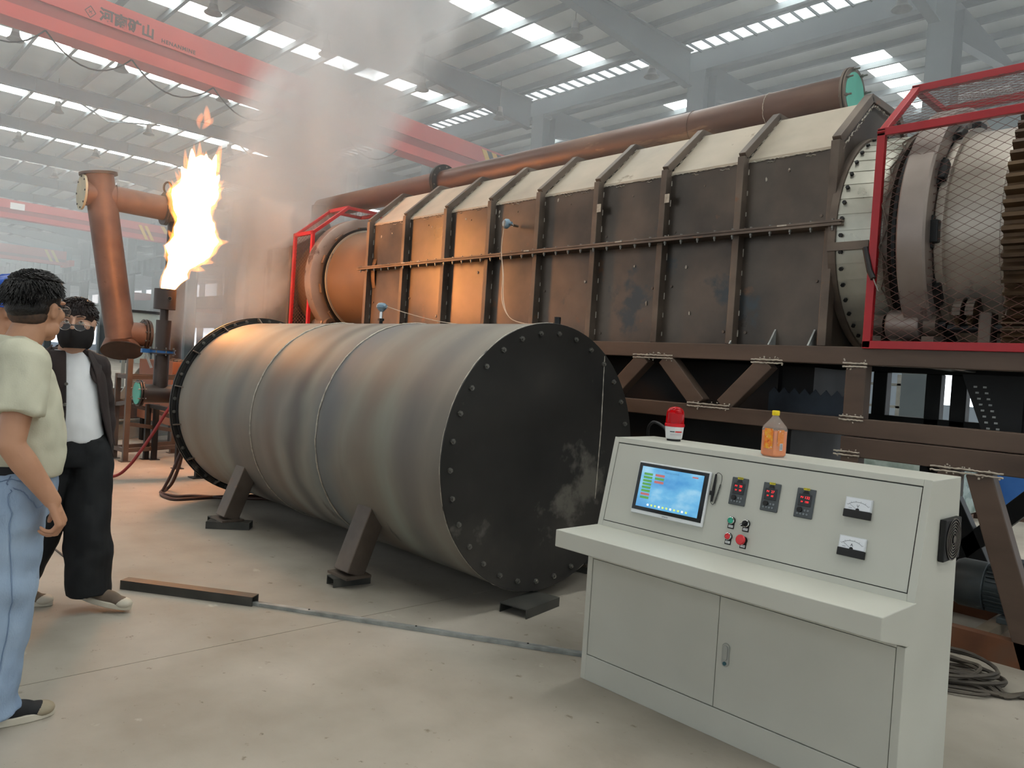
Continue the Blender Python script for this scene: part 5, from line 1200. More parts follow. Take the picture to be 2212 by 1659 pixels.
MB().cyl((SX, SY, 2.22), (SX, SY, 2.28), .48, n=28).build('lid', m_blackp, sl)
for a in range(4): MB().bar((SX + .38 * cos(a * pi / 2 + .7), SY + .38 * sin(a * pi / 2 + .7), 0), (SX + .38 * cos(a * pi / 2 + .7), SY + .38 * sin(a * pi / 2 + .7), 1.9), .07, .07, up=(1, 0, 0)).build('leg', m_ibg, sl, smooth=0)
# far crates, bundles and bags seen under the truss
m_bag = mat('wrapped_bundle', [(140, 156, 148), (176, 190, 184), (110, 128, 122)], 4, .3, 0, .4)
def soft(name, c, s, m_, lab, cat):
    b = MB(); b.ball(c, s, 20, 12); o = b.build(name, m_)
    for v in o.data.vertices:
        p = V(c) + v.co; v.co = V(v.co) * (1 + .22 * mnoise.fractal(p * 3, .8, 2, 3)); v.co.z = max(v.co.z, -s[2] * .72)
    o.location = (0, 0, 0)
    for v in o.data.vertices: v.co -= V((c[0], c[1], c[2] - s[2] * .72)); 
    o.location = (c[0], c[1], 0); return tag(o, lab, cat)
def put(name, m_, x, y, sx, sy, h, lab, cat):
    t = thing(name, (x, y, 0), lab, cat)
    MB().box((x - sx, y - sy, .1), (x + sx, y + sy, h)).build('body', m_, t, smooth=0, bevel=.04)
    for q in (-1, 0, 1): MB().box((x - sx, y + q * (sy - .08) - .06, 0), (x + sx, y + q * (sy - .08) + .06, .1)).build('skid', m_ibr, t, smooth=0)
    MB().box((x - sx * .96, y - sy * .96, h), (x + sx * .96, y + sy * .96, h + .03)).build('lid', m_, t, smooth=0, bevel=.01)
    return t
put('wrapped_bundle', m_bag, -3.35, 10.3, .55, .6, .95, 'film-wrapped grey-green bundle standing behind the truss legs', 'bundle')
put('wrapped_bundle', m_bag, -5.6, 12.5, .7, .6, 1.0, 'film-wrapped bundle farther back seen under the lower truss beam', 'bundle')
put('blue_crate', mat('crate_blue', [(44, 96, 168), (60, 112, 182)], 3, .45), -3.1, 11.8, .8, .7, 1.0, 'blue crate standing behind the crossed truss legs', 'crate')
rk = thing('storage_rack', (-9.5, 22, 0), 'pale storage rack in the distance seen through the truss openings', 'rack')
for x in (-12, -10.6, -9.2, -7.8): MB().box((x - .05, 21.5, 0), (x + .05, 21.6, 2.0)).build('upright', m_ibg, rk, smooth=0); MB().box((x - .05, 22.4, 0), (x + .05, 22.5, 2.0)).build('upright', m_ibg, rk, smooth=0)
for z in (.5, 1.1, 1.7): MB().box((-12.1, 21.5, z), (-7.7, 22.5, z + .06)).build('shelf', m_ibg, rk, smooth=0)
# ------------------------------------------------------------------ people
def fuse(mb, voxel, smooth=3, push=None):
    """one continuous skin over overlapping closed shapes"""
    me = bpy.data.meshes.new('t'); me.from_pydata([tuple(p) for p in mb.v], [], mb.f)
    bm = bmesh.new(); bm.from_mesh(me); bmesh.ops.recalc_face_normals(bm, faces=bm.faces); bm.to_mesh(me); bm.free()
    o = bpy.data.objects.new('t', me); COL.objects.link(o)
    r = o.modifiers.new('r', 'REMESH'); r.mode = 'VOXEL'; r.voxel_size = voxel
    s = o.modifiers.new('s', 'SMOOTH'); s.factor = .5; s.iterations = smooth
    dg = bpy.context.evaluated_depsgraph_get(); dg.update()
    out = bpy.data.meshes.new_from_object(o.evaluated_get(dg)); bpy.data.objects.remove(o); bpy.data.meshes.remove(me)
    if push:
        out.update(); nr = [v.normal.copy() for v in out.vertices]
        for v, n in zip(out.vertices, nr): v.co += n * push(v.co)
    out.shade_smooth()
    return out
def link(name, me, mt, parent=None):
    o = bpy.data.objects.new(name, me); me.materials.clear(); me.materials.append(mt); COL.objects.link(o)
    if parent is not None: o.parent = parent
    return o
def limb(mb, P, R, n=18):
    for i in range(len(P) - 1): mb.cyl(P[i], P[i + 1], R[i], R[i + 1], n)
    for p, r in zip(P, R): mb.ball(p, r * .995, n, 10)
    return mb
def loft(mb, rings, n=28):
    """rings = (x, y, z, rx, ry)"""
    vs = [V((x + rx * cos(2 * pi * k / n), y + ry * sin(2 * pi * k / n), z)) for x, y, z, rx, ry in rings for k in range(n)]; m = len(rings)
    return mb.add(vs, [(i * n + k, i * n + (k + 1) % n, (i + 1) * n + (k + 1) % n, (i + 1) * n + k) for i in range(m - 1) for k in range(n)] + [tuple(range(n - 1, -1, -1)), tuple(range((m - 1) * n, m * n))])
def head(mb, c, s=1., yaw=0., neck=None):
    M = Matrix.Rotation(yaw, 3, 'Z')
    def T(p): return V(c) + M @ (V(p) * s)
    def E(p, r): mb.ball(T(p), tuple(q * s for q in r), 20, 14, M)
    E((0, -.018, .035), (.076, .096, .086)); E((0, .0, -.01), (.072, .085, .08)); E((0, .028, -.05), (.06, .06, .068)); E((0, .06, -.102), (.03, .026, .02))
    for q in (-1, 1):
        E((q * .043, .048, -.022), (.028, .03, .03)); E((q * .048, .015, -.075), (.022, .04, .03)); E((q * .03, .08, .026), (.026, .012, .009))
        E((q * .078, -.008, -.012), (.009, .019, .031)); E((q * .082, -.012, .004), (.008, .016, .016)); E((q * .011, .098, -.034), (.009, .011, .008))
    limb(mb, [T((0, .086, .012)), T((0, .098, -.01)), T((0, .11, -.03))], [.009 * s, .010 * s, .0125 * s], 10)
    E((0, .083, -.058), (.024, .012, .0065)); E((0, .082, -.069), (.021, .011, .007))
    if neck: limb(mb, [T((0, -.02, -.06)), V(neck)], [.058 * s, .062 * s])
    return T, M
def hand(mb, w, d, n, t, curl=(.5, .6, .4), s=1., thumb=.5):
    """w wrist, d towards knuckles, n palm normal, t thumb side; fingers curl towards n"""
    d = V(d).normalized(); t = V(t); t = (t - d * t.dot(d)).normalized(); n_ = d.cross(t); n_ = n_ if n_.dot(V(n)) > 0 else -n_; n = n_
    w = V(w); K = []
    for i, (o_, l_) in enumerate(((.030, .088), (.010, .092), (-.011, .088), (-.030, .078))):
        k = w + (t * o_ + d * l_) * s; K.append(k); limb(mb, [w + t * o_ * .65 * s + d * .01 * s, k], [.0145 * s, .0115 * s], 12)
    mb.ball(w + d * .045 * s + n * .004 * s, (.02 * s, .02 * s, .02 * s), 12, 8)
    for i, (k, L_) in enumerate(zip(K, ((.042, .026, .020), (.046, .029, .021), (.042, .027, .021), (.034, .021, .018)))):
        a = 0; p = k; P = [p]; R_ = [.0098, .0092, .0084, .0070]
        for q in range(3):
            a += curl[q] * (1 + .1 * i); p = p + (d * cos(a) + n * sin(a) + t * (.06 - .04 * i)) * L_[q] * s; P.append(p)
        limb(mb, P, [r * s * (.92 if i == 3 else 1) for r in R_], 12)
    b = w + (t * .022 + d * .02 + n * .008) * s
    p1 = b + (t * .8 + d * .6 + n * .35).normalized() * .036 * s; p2 = p1 + (t * .15 + d * .9 + n * thumb).normalized() * .030 * s; p3 = p2 + (t * -.1 + d * .85 + n * thumb).normalized() * .024 * s
    limb(mb, [b, p1, p2, p3], [.0155 * s, .0125 * s, .0108 * s, .0085 * s], 12)
def folds(sc, amp, seed=0, stretch=(1, 1, .45)):
    return lambda p: amp * (mnoise.noise(V((p.x * sc * stretch[0] + seed, p.y * sc * stretch[1], p.z * sc * stretch[2]))) + .5 * mnoise.noise(V((p.x * sc * 2.2 + seed, p.y * sc * 2.2, p.z * sc * 1.6))))
m_skin = mat('skin', [(176, 128, 100), (192, 144, 114)], 6, .5, 0, .02, bscale=220)
m_skin2 = mat('skin_light', [(182, 140, 116), (198, 156, 132)], 6, .5)
m_hair = mat('black_hair', [(18, 16, 15), (34, 30, 28)], 30, .4, 0, .5)
m_hair2 = mat('brown_black_hair', [(28, 20, 19), (46, 34, 31)], 30, .4, 0, .5)
m_polo = mat('sage_polo', [(192, 189, 166), (204, 201, 179)], 3, .85, 0, .12, bscale=180)
m_jean = mat('light_jeans', [(120, 142, 170), (148, 168, 192), (166, 184, 204)], 3.5, .8, 0, .2, streak=(1, 1, .5), bscale=200)
m_jeans = mat('jean_stitch', (112, 132, 160), rough=.8)
m_blackc = mat('black_canvas', [(20, 20, 22), (30, 30, 32)], 9, .75, 0, .1)
m_sole = mat('shoe_sole', [(186, 178, 160), (204, 196, 180)], 8, .6)
m_toe = mat('taupe_toe_cap', [(140, 128, 108), (156, 144, 122)], 10, .7)
m_tee = mat('white_tee', [(224, 226, 228), (236, 238, 240)], 3, .85, 0, .08)
m_jack = mat('dark_brown_denim', [(38, 30, 30), (54, 44, 42)], 9, .8, 0, .15)
m_pant = mat('black_trousers', [(16, 18, 20), (26, 28, 31)], 4, .8, 0, .1)
m_mask = mat('black_mask', [(26, 23, 24), (34, 30, 30)], 5, .75, 0, .05)
m_white_eye = mat('eye_white', (226, 222, 216), rough=.25); m_iris = mat('iris_dark', (28, 18, 14), rough=.15)
m_glass = mat('spectacle_lens', (245, 248, 250), rough=.03, alpha=.06)
m_wireg = mat('spectacle_frame', (176, 172, 168), rough=.25, metal=.9)
m_helm = mat('helmet_blue', [(26, 70, 156), (32, 80, 168)], 3, .3)

def tuft_hair(T, M, s, cap, n, ln, seed, keep, mt, name, parent):
    """cap = list of (centre, radii); short pointed tufts stand all over it"""
    rnd = random.Random(seed); b = MB()
    for p, r in cap: b.ball(T(p), tuple(q * s for q in r), 26, 18, M)
    c0, r0 = cap[0]
    for k in range(n):
        while True:
            u = V((rnd.gauss(0, 1), rnd.gauss(0, 1), rnd.gauss(0, 1))).normalized()
            if keep(u): break
        p = V(c0) + V((u.x * r0[0], u.y * r0[1], u.z * r0[2])) * .97
        flow = V((rnd.uniform(-.3, .3) + u.x * .3, .45 if u.z > .5 else -.1, -.25 if u.z > .6 else -.9)).normalized()
        l_ = ln * rnd.uniform(.6, 1.25); d1 = (u * .75 + flow * .6).normalized(); d2 = (u * .35 + flow).normalized()
        q1 = p + d1 * l_ * .5; q2 = q1 + d2 * l_ * .6
        b.tube([T(p - u * .006), T(q1), T(q2)], [.0036 * s, .003 * s, .0005], 4)
    o = b.build(name, mt, None, smooth=60); o.parent = parent; return o

def shoe(name, heel, yaw, parent, upper, L_=.285, pitch=0, toe=None):
    """canvas sneaker; heel = centre of the heel on the ground"""
    M = Matrix.Rotation(yaw, 4, 'Z') @ Matrix.Rotation(pitch, 4, 'X'); M.translation = V(heel)
    outl = []
    for k in range(28):
        a = 2 * pi * k / 28; y = L_ / 2 + L_ / 2 * sin(a); w = .046 + .007 * sin(a) if y > L_ * .5 else .036 + .010 * (y / (L_ * .5))
        outl.append((cos(a) * w * (1 - .0 * y), y))
    def P(lst): return [M @ V(p) for p in lst]
    b = MB(); b.add(P([(x, y, 0) for x, y in outl] + [(x * 1.0, y, .03) for x, y in outl]), [tuple(range(27, -1, -1)), tuple(range(28, 56))] + [(k, (k + 1) % 28, 28 + (k + 1) % 28, 28 + k) for k in range(28)])
    so = b.build('sole', m_sole, None, smooth=50, bevel=.004); so.parent = parent; so.name = 'sole'
    b = MB(); pr = M
    def el(p, r): b.ball(pr @ V(p), r, 18, 12, pr.to_3x3())
    el((0, .055, .045), (.036, .05, .05)); el((0, .14, .04), (.042, .09, .042)); el((0, .215, .032), (.044, .062, .03)); el((0, .075, .085), (.04, .052, .03))
    me = fuse(b, .006, 2); u = link('shoe', me, upper, parent)
    if toe:
        b = MB(); b.ball(M @ V((0, .235, .030)), (.0455, .05, .029), 18, 12, M.to_3x3()); o = b.build('toe_cap', toe, None); o.parent = parent
    so.parent = u
    return u

# --- man in sage polo (seen from behind, right)
p1 = V((-3.446, .627, 0)); b = MB()
NK = (0.0, .0, 1.43)
T, M = head(b, (-.025, .06, 1.60), 1.05, rad(40), NK)
limb(b, [(-.17, -.01, 1.385), (0, 0, 1.40), (.17, -.01, 1.385)], [.05, .065, .05]); loft(b, [(0, .0, .95, .15, .11), (0, .01, 1.1, .16, .12), (0, .0, 1.3, .17, .12), (0, -.01, 1.4, .13, .08)])
Sr, Er, Wr = V((.205, -.01, 1.385)), V((.262, -.055, 1.095)), V((.262, .085, .885))
limb(b, [Sr, Sr.lerp(Er, .5), Er, Er.lerp(Wr, .3), Wr], [.06, .052, .044, .046, .030])
hand(b, Wr, (Wr - Er).normalized() * .8 + V((-.02, .0, -.45)), (-.35, -.9, .1), (-.85, .45, .1), (.75, .85, .5), 1.06, .7)
Sl, El, Wl = V((-.205, -.01, 1.385)), V((-.262, -.03, 1.095)), V((-.262, .07, .87))
limb(b, [Sl, Sl.lerp(El, .5), El, El.lerp(Wl, .3), Wl], [.06, .052, .044, .046, .030])
hand(b, Wl, Wl - El, (.5, -.8, 0), (.8, .5, .1), (.5, .6, .4), 1.05)
HR, KR, AR = V((.1, -.01, .93)), V((.085, -.01, .5)), V((.055, -.04, .1)); HL, KL, AL = V((-.1, 0, .93)), V((-.115, -.13, .5)), V((-.13, -.31, .1))
for P in ((HR, KR, AR), (HL, KL, AL)): limb(b, P, [.085, .06, .042])
per1 = link('person', fuse(b, .0052, 3), m_skin); per1.location = p1
tag(per1, 'man in sage polo shirt and light jeans seen from behind at the left edge', 'person')
b = MB(); loft(b, [(0, .015, .955, .185, .152), (0, .02, 1.02, .192, .162), (0, .02, 1.12, .192, .155), (0, .01, 1.24, .198, .142), (0, -.005, 1.34, .2, .122), (0, -.015, 1.41, .16, .095), (0, -.01, 1.455, .085, .075)])
for s_, e_ in ((Sr, Er), (Sl, El)):
    q = V(s_).lerp(V(e_), .64); x_ = 1 if s_.x > 0 else -1
    b.cyl(V(s_) + V((-.012 * x_, 0, .0)), q, .086, .09, 24); b.ball(V(s_) + V((-.012 * x_, 0, .0)), .086, 20, 12)
    limb(b, [V((.05 * x_, -.012, 1.415)), V(s_) + V((-.03 * x_, 0, .01))], [.075, .083], 20)
link('polo_shirt', fuse(b, .009, 4, folds(11, .014, 3)), m_polo, per1)
b = MB(); b.lathe((0, -.004, 1.43), (0, .16, 1), [(.078, -.006), (.076, .02), (.069, .044), (.064, .047), (.068, .02), (.072, -.004)], 30); o = b.build('collar', m_polo, None, smooth=60); o.parent = per1
b = MB(); loft(b, [(0, .0, .80, .168, .145), (0, .0, .88, .18, .155), (0, .008, .96, .176, .15), (0, .008, .995, .172, .146)])
b.ball((.085, -.075, .86), (.1, .08, .1), 18, 12); b.ball((-.085, -.075, .86), (.1, .08, .1), 18, 12)
for H, K, A in ((HR, KR, AR), (HL, KL, AL)):
    pts = [H + V((0, 0, -.03)), H.lerp(K, .5), K, K.lerp(A, .5), A + V((0, .01, .0)), A + V((0, .02, -.055))]
    limb(b, pts[:-1], [.118, .108, .092, .085, .086], 20); b.cyl(pts[-2], pts[-1], .086, .092, 20)
jn = link('jeans', fuse(b, .009, 3, folds(9, .014, 9, (1, 1, 1.3))), m_jean, per1)
MB_ = MB(); loft(MB_, [(0, .008, .972, .1835, .1575), (0, .008, 1.003, .1825, .1565)]); o = MB_.build('belt', m_blackc, None, smooth=40); o.parent = per1
# back pocket, side pocket and seam stitching
st_ = MB()
def onhip(a, z, k=1.0): return V((.186 * k * cos(a), .008 + .161 * k * sin(a), z))
pk = [onhip(rad(-58), .925, 1.03), onhip(rad(-58), .80, 1.05), onhip(rad(-76), .775, 1.12), onhip(rad(-96), .80, 1.1), onhip(rad(-96), .925, 1.05), onhip(rad(-58), .925, 1.03)]
from mathutils.bvhtree import BVHTree
bvh = BVHTree.FromPolygons([v.co.copy() for v in jn.data.vertices], [tuple(p.vertices) for p in jn.data.polygons])
def onj(pts, off=.0015):
    out = []
    for p, q in zip(pts, pts[1:]):
        for t in range(6):
            l, n, _, _ = bvh.find_nearest(V(p).lerp(V(q), t / 6)); out.append(l + n * off)
    return out
st_.tube(onj(pk), .0024, 4)
st_.tube(onj([onhip(rad(-62), .91), onhip(rad(-62), .80), onhip(rad(-76), .785), onhip(rad(-92), .80), onhip(rad(-92), .91)]), .0016, 4)
st_.tube(onj([onhip(rad(-14), .96), onhip(rad(-14), .9), onhip(rad(-14), .82), (.20, -.03, .7), (.195, -.02, .6), (.18, -.01, .5), (.165, -.02, .35), (.15, -.04, .2), (.14, -.05, .06)]), .0024, 4)
st_.tube(onj([onhip(rad(-14 + 7 * k), .93 - .02 * min(k, 4) + .012 * max(0, k - 4)) for k in range(9)]), .0022, 4)
st_.tube(onj([onhip(rad(-110 + 10 * k), .945) for k in range(16)]), .0018, 4)
o = st_.build('seam_stitching', m_jeans, None); o.parent = per1
tuft_hair(T, M, 1.05, [((0, -.022, .047), (.085, .102, .088)), ((0, -.045, .0), (.075, .074, .058)), ((0, .03, .075), (.07, .06, .05))], 1500, .026, 5, lambda u: u.z > -.35 and not (u.y > .55 and u.z < .45) and not (abs(u.x) > .8 and u.z < 0), m_hair, 'hair', per1)
b = MB(); b.ball(T((0, -.044, -.028)), (.0728, .062, .05), 20, 12, M); o = b.build('cropped_nape', mat('cropped_hair', [(58, 45, 37), (92, 70, 56)], 60, .8), None); o.parent = per1
def glasses(T, parent, s, dark=False, half=True):
    b = MB(); l = MB()
    for q in (-1, 1):
        C_ = (q * .034, .103, -.004); n = 20
        ring = [T((C_[0] + .026 * cos(a), C_[1] - .006 * abs(cos(a)) * 0 - .10 * abs(C_[0] + .026 * cos(a)) ** 1.5, C_[2] + .021 * sin(a))) for a in [2 * pi * k / n for k in range(n)]]
        b.tube(ring, .0013, 5, closed=True); l.add(ring, [tuple(range(n))])
        b.tube([T((q * .061, .088, .004)), T((q * .076, .06, .003)), T((q * .083, -.0, .0)), T((q * .081, -.02, -.012))], .0016, 5)
    b.tube([T((-.009, .108, .002)), T((0, .113, .005)), T((.009, .108, .002))], .0013, 5)
    o = b.build('spectacles', m_wireg, None); o.parent = parent; g = l.build('lens', m_glass, None, smooth=0); g.parent = o
glasses(T, per1, 1.05)
sh = shoe('shoe', (.055, -.11, 0), rad(-3), per1, m_blackc, toe=m_toe); shoe('shoe', (-.13, -.38, 0), rad(8), per1, m_blackc, toe=m_toe)
b = MB()
for k in range(3): b.box((.0945, -.06 + .01 * k, .058 - .010 * k), (.0975, .02 + .006 * k, .0605 - .010 * k))
b.box((.066, .058, .052), (.154, .066, .062)) if False else None
o = b.build('shoe_print', m_tee, None, smooth=0); o.parent = per1

# --- masked man walking towards the camera
p2 = V((-4.69, 1.143, 0)); b = MB(); f2 = (V((.728, -.685, 0)) * cos(rad(24)) + V((.683, .728, 0)) * sin(rad(24))).normalized(); yaw2 = math.atan2(f2.y, f2.x) - pi / 2
LAT = V((-.914, .407, 0)); TOW = V((.407, .914, 0))           # screen-right and towards-viewer in his own axes
T2, M2 = head(b, (.02, .035, 1.58), 1.06, rad(-3), (.05, -.02, 1.41))
limb(b, [(-.08, -.04, 1.36), (.05, -.02, 1.38), (.18, -.02, 1.36)], [.045, .06, .045]); loft(b, [(0, 0, .95, .12, .10), (.015, .0, 1.1, .12, .1), (.04, -.015, 1.3, .125, .1), (.05, -.02, 1.38, .1, .07)])
S2r, E2r, W2r = V((.205, -.02, 1.35)), V((.245, .0, 1.08)), V((.22, .1, .86)); S2l, E2l, W2l = V((-.09, -.05, 1.35)), V((-.125, -.09, 1.09)), V((-.145, -.05, .87))
limb(b, [S2r, E2r, W2r], [.05, .042, .029]); limb(b, [S2l, E2l, W2l], [.05, .042, .029])
hand(b, W2r, W2r - E2r, (-.9, -.2, 0), (-.2, .9, .1), (.45, .55, .4)); hand(b, W2l, W2l - E2l, (.9, -.2, 0), (.2, .9, .1), (.45, .55, .4))
Hf, Kf, Af = V((-.085, 0, .9)), V((-.085, 0, .9)) + LAT * .02 + TOW * .04 + V((0, 0, -.42)), LAT * .115 + V((0, 0, .12)); Hb, Kb, Ab = V((.085, 0, .9)), V((.09, 0, .9)) + LAT * (-.06) + TOW * .0 + V((0, 0, -.43)), LAT * (-.33) + TOW * -.03 + V((0, 0, .12))
for P in ((Hf, Kf, Af), (Hb, Kb, Ab)): limb(b, P, [.08, .055, .04])
per2 = link('person', fuse(b, .0052, 3), m_skin2); per2.location = p2; per2.rotation_euler = (0, 0, yaw2)
tag(per2, 'man in black face mask, dark open jacket and white tee walking this way', 'person')
b = MB(); loft(b, [(0, .01, .93, .142, .125), (.01, .01, 1.05, .14, .125), (.027, .0, 1.2, .142, .122), (.042, -.012, 1.32, .142, .11), (.05, -.02, 1.39, .11, .08), (.05, -.02, 1.425, .078, .066)])
link('tee_shirt', fuse(b, .009, 4, folds(10, .008, 5)), m_tee, per2)
# open jacket: a shell with a front gap
n = 40; rows2 = []
for z, rx, ry, y, gap in ((.84, .185, .165, 0, 52), (.95, .175, .158, 0, 40), (1.08, .168, .155, .0, 32), (1.2, .168, .15, -.005, 28), (1.3, .166, .138, -.015, 26), (1.37, .14, .11, -.02, 26), (1.42, .1, .082, -.02, 30)):
    xo = .05 * max(0, min(1, (z - .95) / .42)); rows2.append([(xo + rx * cos(a), y + ry * sin(a), z) for a in [rad(108 + gap * 1.25 + (360 - gap * 2.0) * k / n) for k in range(n + 1)]])
b = MB(); off = .012
vs = [V(p) for r in rows2 for p in r]; w = n + 1; m_ = len(rows2)
def fold2(p): return p * (1 + .02 * mnoise.noise(V((p.x * 14, p.y * 14, p.z * 7)))) if True else p
vs = [V((fold2(V((p.x, p.y, p.z))).x, fold2(V((p.x, p.y, p.z))).y, p.z)) for p in vs]
b.add(vs, [(i * w + k, i * w + k + 1, (i + 1) * w + k + 1, (i + 1) * w + k) for i in range(m_ - 1) for k in range(n)])
jk = b.build('jacket', m_jack, None, smooth=60); jk.parent = per2
sd_ = jk.modifiers.new('s', 'SUBSURF'); sd_.levels = 2; sd_.render_levels = 2; so_ = jk.modifiers.new('t', 'SOLIDIFY'); so_.thickness = .009; so_.offset = 1
b = MB()
for s_, e_, w_ in ((S2r, E2r, W2r), (S2l, E2l, W2l)):
    x_ = 1 if s_.x > 0 else -1; c_ = V(e_).lerp(V(w_), .88)
    b.ball(V(s_) + V((-.01 * x_, 0, .0)), .07, 20, 12); b.cyl(V(s_) + V((-.01 * x_, 0, 0)), e_, .07, .06, 22); b.ball(e_, .06, 18, 12); b.cyl(e_, c_, .06, .052, 22); limb(b, [V((.05 + .05 * x_, -.025, 1.40)), V(s_)], [.05, .066], 16)
slv = link('jacket_sleeves', fuse(b, .009, 4, folds(13, .010, 2, (1, 1, 1.3))), m_jack, per2)
b = MB()
for q in (-1, 1):
    o5 = V((.05, -.012, -.012)); P = [V((q * .07, -.06, 1.475)), V((q * .098, -.0, 1.455)), V((q * .10, .06, 1.40)), V((q * .075, .118, 1.33)), V((q * .10, .125, 1.27))]
    Q = [V((q * .10, -.085, 1.43)), V((q * .135, -.0, 1.415)), V((q * .15, .07, 1.37)), V((q * .14, .12, 1.31)), V((q * .125, .135, 1.26))]
    R5 = Matrix.Rotation(rad(16), 3, 'Z'); b.add([R5 @ p + o5 for p in P + Q], [(i, i + 1, 6 + i, 5 + i) for i in range(4)])
b.add([p + V((.05, -.012, -.012)) for p in (V((-.07, -.06, 1.475)), V((0, -.085, 1.48)), V((.07, -.06, 1.475)), V((-.10, -.085, 1.43)), V((0, -.115, 1.43)), V((.10, -.085, 1.43)))], [(0, 1, 4, 3), (1, 2, 5, 4)])
o = b.build('jacket_collar', m_jack, None, smooth=60); o.parent = per2; x = o.modifiers.new('s', 'SUBSURF'); x.levels = x.render_levels = 2; x = o.modifiers.new('t', 'SOLIDIFY'); x.thickness = .008
for q in (1,):
    for k in range(4):
        a = rad(108 - 27 * .75 - 4 - [0, 1, 3, 8][k]); z = (1.25, 1.14, 1.03, .93)[k]; p = V((.02 + .176 * cos(a), .16 * sin(a), z)); u = V((cos(a), sin(a), 0))
        MBo = MB().cyl(p - u * .004, p + u * .008, .0085, n=12).build('button', m_bolt, None); MBo.parent = per2
b = MB(); loft(b, [(0, 0, .80, .158, .132), (0, 0, .9, .166, .14), (0, .01, .955, .160, .132)])
for H, K, A in ((Hf, Kf, Af), (Hb, Kb, Ab)):
    limb(b, [H + V((0, 0, -.03)), H.lerp(K, .5), K, K.lerp(A, .5)], [.112, .115, .118, .122], 22); b.cyl(K.lerp(A, .5), A + V((0, 0, -.03)), .122, .112, 22)
link('trousers', fuse(b, .009, 4, folds(8, .012, 7, (1, 1, 1.1))), m_pant, per2)
tuft_hair(T2, M2, 1.08, [((0, -.018, .045), (.082, .099, .082)), ((0, -.05, .0), (.074, .07, .06))], 1100, .024, 8, lambda u: u.z > .05 or (u.y < 0 and u.z > -.4), m_hair2, 'hair', per2)
for q in (-1, 1):
    e = MB().ball(T2((q * .032, .0795, .001)), .0125, 16, 10).build('eye', m_white_eye, None); e.parent = per2
    i_ = MB().ball(T2((q * .032 - .0015, .0875, .001)), .0062, 12, 8).build('iris', m_iris, None); i_.parent = e
    MBo = MB().tube([T2((q * .014, .099, .0255)), T2((q * .034, .096, .031)), T2((q * .054, .08, .026))], [.0028, .0038, .0015], 6).build('eyebrow', m_hair2, None); MBo.parent = per2
    MBo = MB().tube([T2((q * .018, .0915, .004)), T2((q * .032, .0935, .0095)), T2((q * .047, .0845, .004))], .003, 6).build('eyelid', m_skin2, None); MBo.parent = per2
b = MB()
rowsm = []
for z, k in ((-.012, .96), (-.03, 1.0), (-.055, 1.02), (-.085, .99), (-.115, .86), (-.128, .62)):
    r = []
    for j in range(17):
        a = rad(-6 + 192 * j / 16); nose = max(0, 1 - abs(a - pi / 2) / .42) * (.03 if z > -.06 else .03 * max(0, (z + .12) / .06))
        r.append(T2((.080 * k * cos(a), .012 + (.078 * k + nose) * sin(a), z - (.008 if j in (0, 16) else 0) - (0.004 * abs(cos(a)) if z > -.02 else 0))))
    rowsm.append(r)
b.add([p for r in rowsm for p in r], [(i * 17 + k, i * 17 + k + 1, (i + 1) * 17 + k + 1, (i + 1) * 17 + k) for i in range(5) for k in range(16)])
mk = b.build('face_mask', m_mask, None, smooth=60); mk.parent = per2; x = mk.modifiers.new('s', 'SUBSURF'); x.levels = x.render_levels = 2; x = mk.modifiers.new('t', 'SOLIDIFY'); x.thickness = .004; x.offset = 1
MBo = MB()
for q in (-1, 1): MBo.tube([T2((q * .078, .012, -.025)), T2((q * .082, -.004, .012)), T2((q * .082, -.022, .012))], .0016, 5); MBo.tube([T2((q * .078, .012, -.075)), T2((q * .08, -.014, -.045))], .0016, 5)
o = MBo.build('mask_loop', m_mask, None); o.parent = mk
T2g = lambda p: T2((p[0], p[1] + .012, p[2] - .018)); glasses(T2g, per2, 1.08)
yl = math.atan2(LAT.y, LAT.x) - pi / 2
m_bsh = mat('brown_canvas', [(92, 78, 66), (108, 94, 80)], 9, .8)
shoe('shoe', Af + LAT * -.04 + V((0, 0, -.06)), yl, per2, m_bsh, .285, -.16, m_sole); shoe('shoe', Ab + LAT * -.05 + V((0, 0, -.12)), yl, per2, m_bsh, .285, 0, m_sole)

# --- man in blue helmet at the very edge
p3 = V((-4.43, .70, 0)); b = MB()
T3, M3 = head(b, (0, .06, 1.61), 1.04, rad(-8), (0, 0, 1.43))
limb(b, [(-.17, -.01, 1.39), (0, 0, 1.41), (.17, -.01, 1.39)], [.055, .075, .055]); loft(b, [(0, 0, .95, .15, .11), (0, .01, 1.1, .155, .115), (0, 0, 1.3, .17, .12), (0, -.01, 1.39, .13, .08)])
for q in (-1, 1):
    s_, e_, w_ = V((q * .2, -.01, 1.37)), V((q * .25, -.03, 1.09)), V((q * .24, .08, .87)); limb(b, [s_, e_, w_], [.055, .045, .03]); hand(b, w_, w_ - e_, (-q * .9, -.3, 0), (-q * .2, .9, .1))
    limb(b, [(q * .1, 0, .92), (q * .1, .0, .5), (q * .1, -.03, .1)], [.085, .06, .042])
per3 = link('person', fuse(b, .006, 3), m_skin); per3.location = p3; tag(per3, 'man in blue safety helmet and khaki shirt half hidden at the far left', 'person')
m_khaki = mat('khaki_shirt', [(150, 140, 108), (164, 154, 122)], 3, .85)
b = MB(); loft(b, [(0, .01, .9, .18, .14), (0, .01, 1.1, .185, .145), (0, .0, 1.25, .192, .138), (0, -.01, 1.36, .19, .118), (0, -.01, 1.42, .12, .085), (0, 0, 1.455, .078, .07)])
for q in (-1, 1): b.ball((q * .18, -.01, 1.375), .078, 18, 12); b.cyl((q * .18, -.01, 1.37), (q * .25, -.03, 1.09), .078, .066, 20); b.ball((q * .25, -.03, 1.09), .066, 16, 10); b.cyl((q * .25, -.03, 1.09), (q * .243, .06, .9), .066, .055, 20)
link('shirt', fuse(b, .01, 4, folds(10, .009, 4)), m_khaki, per3)
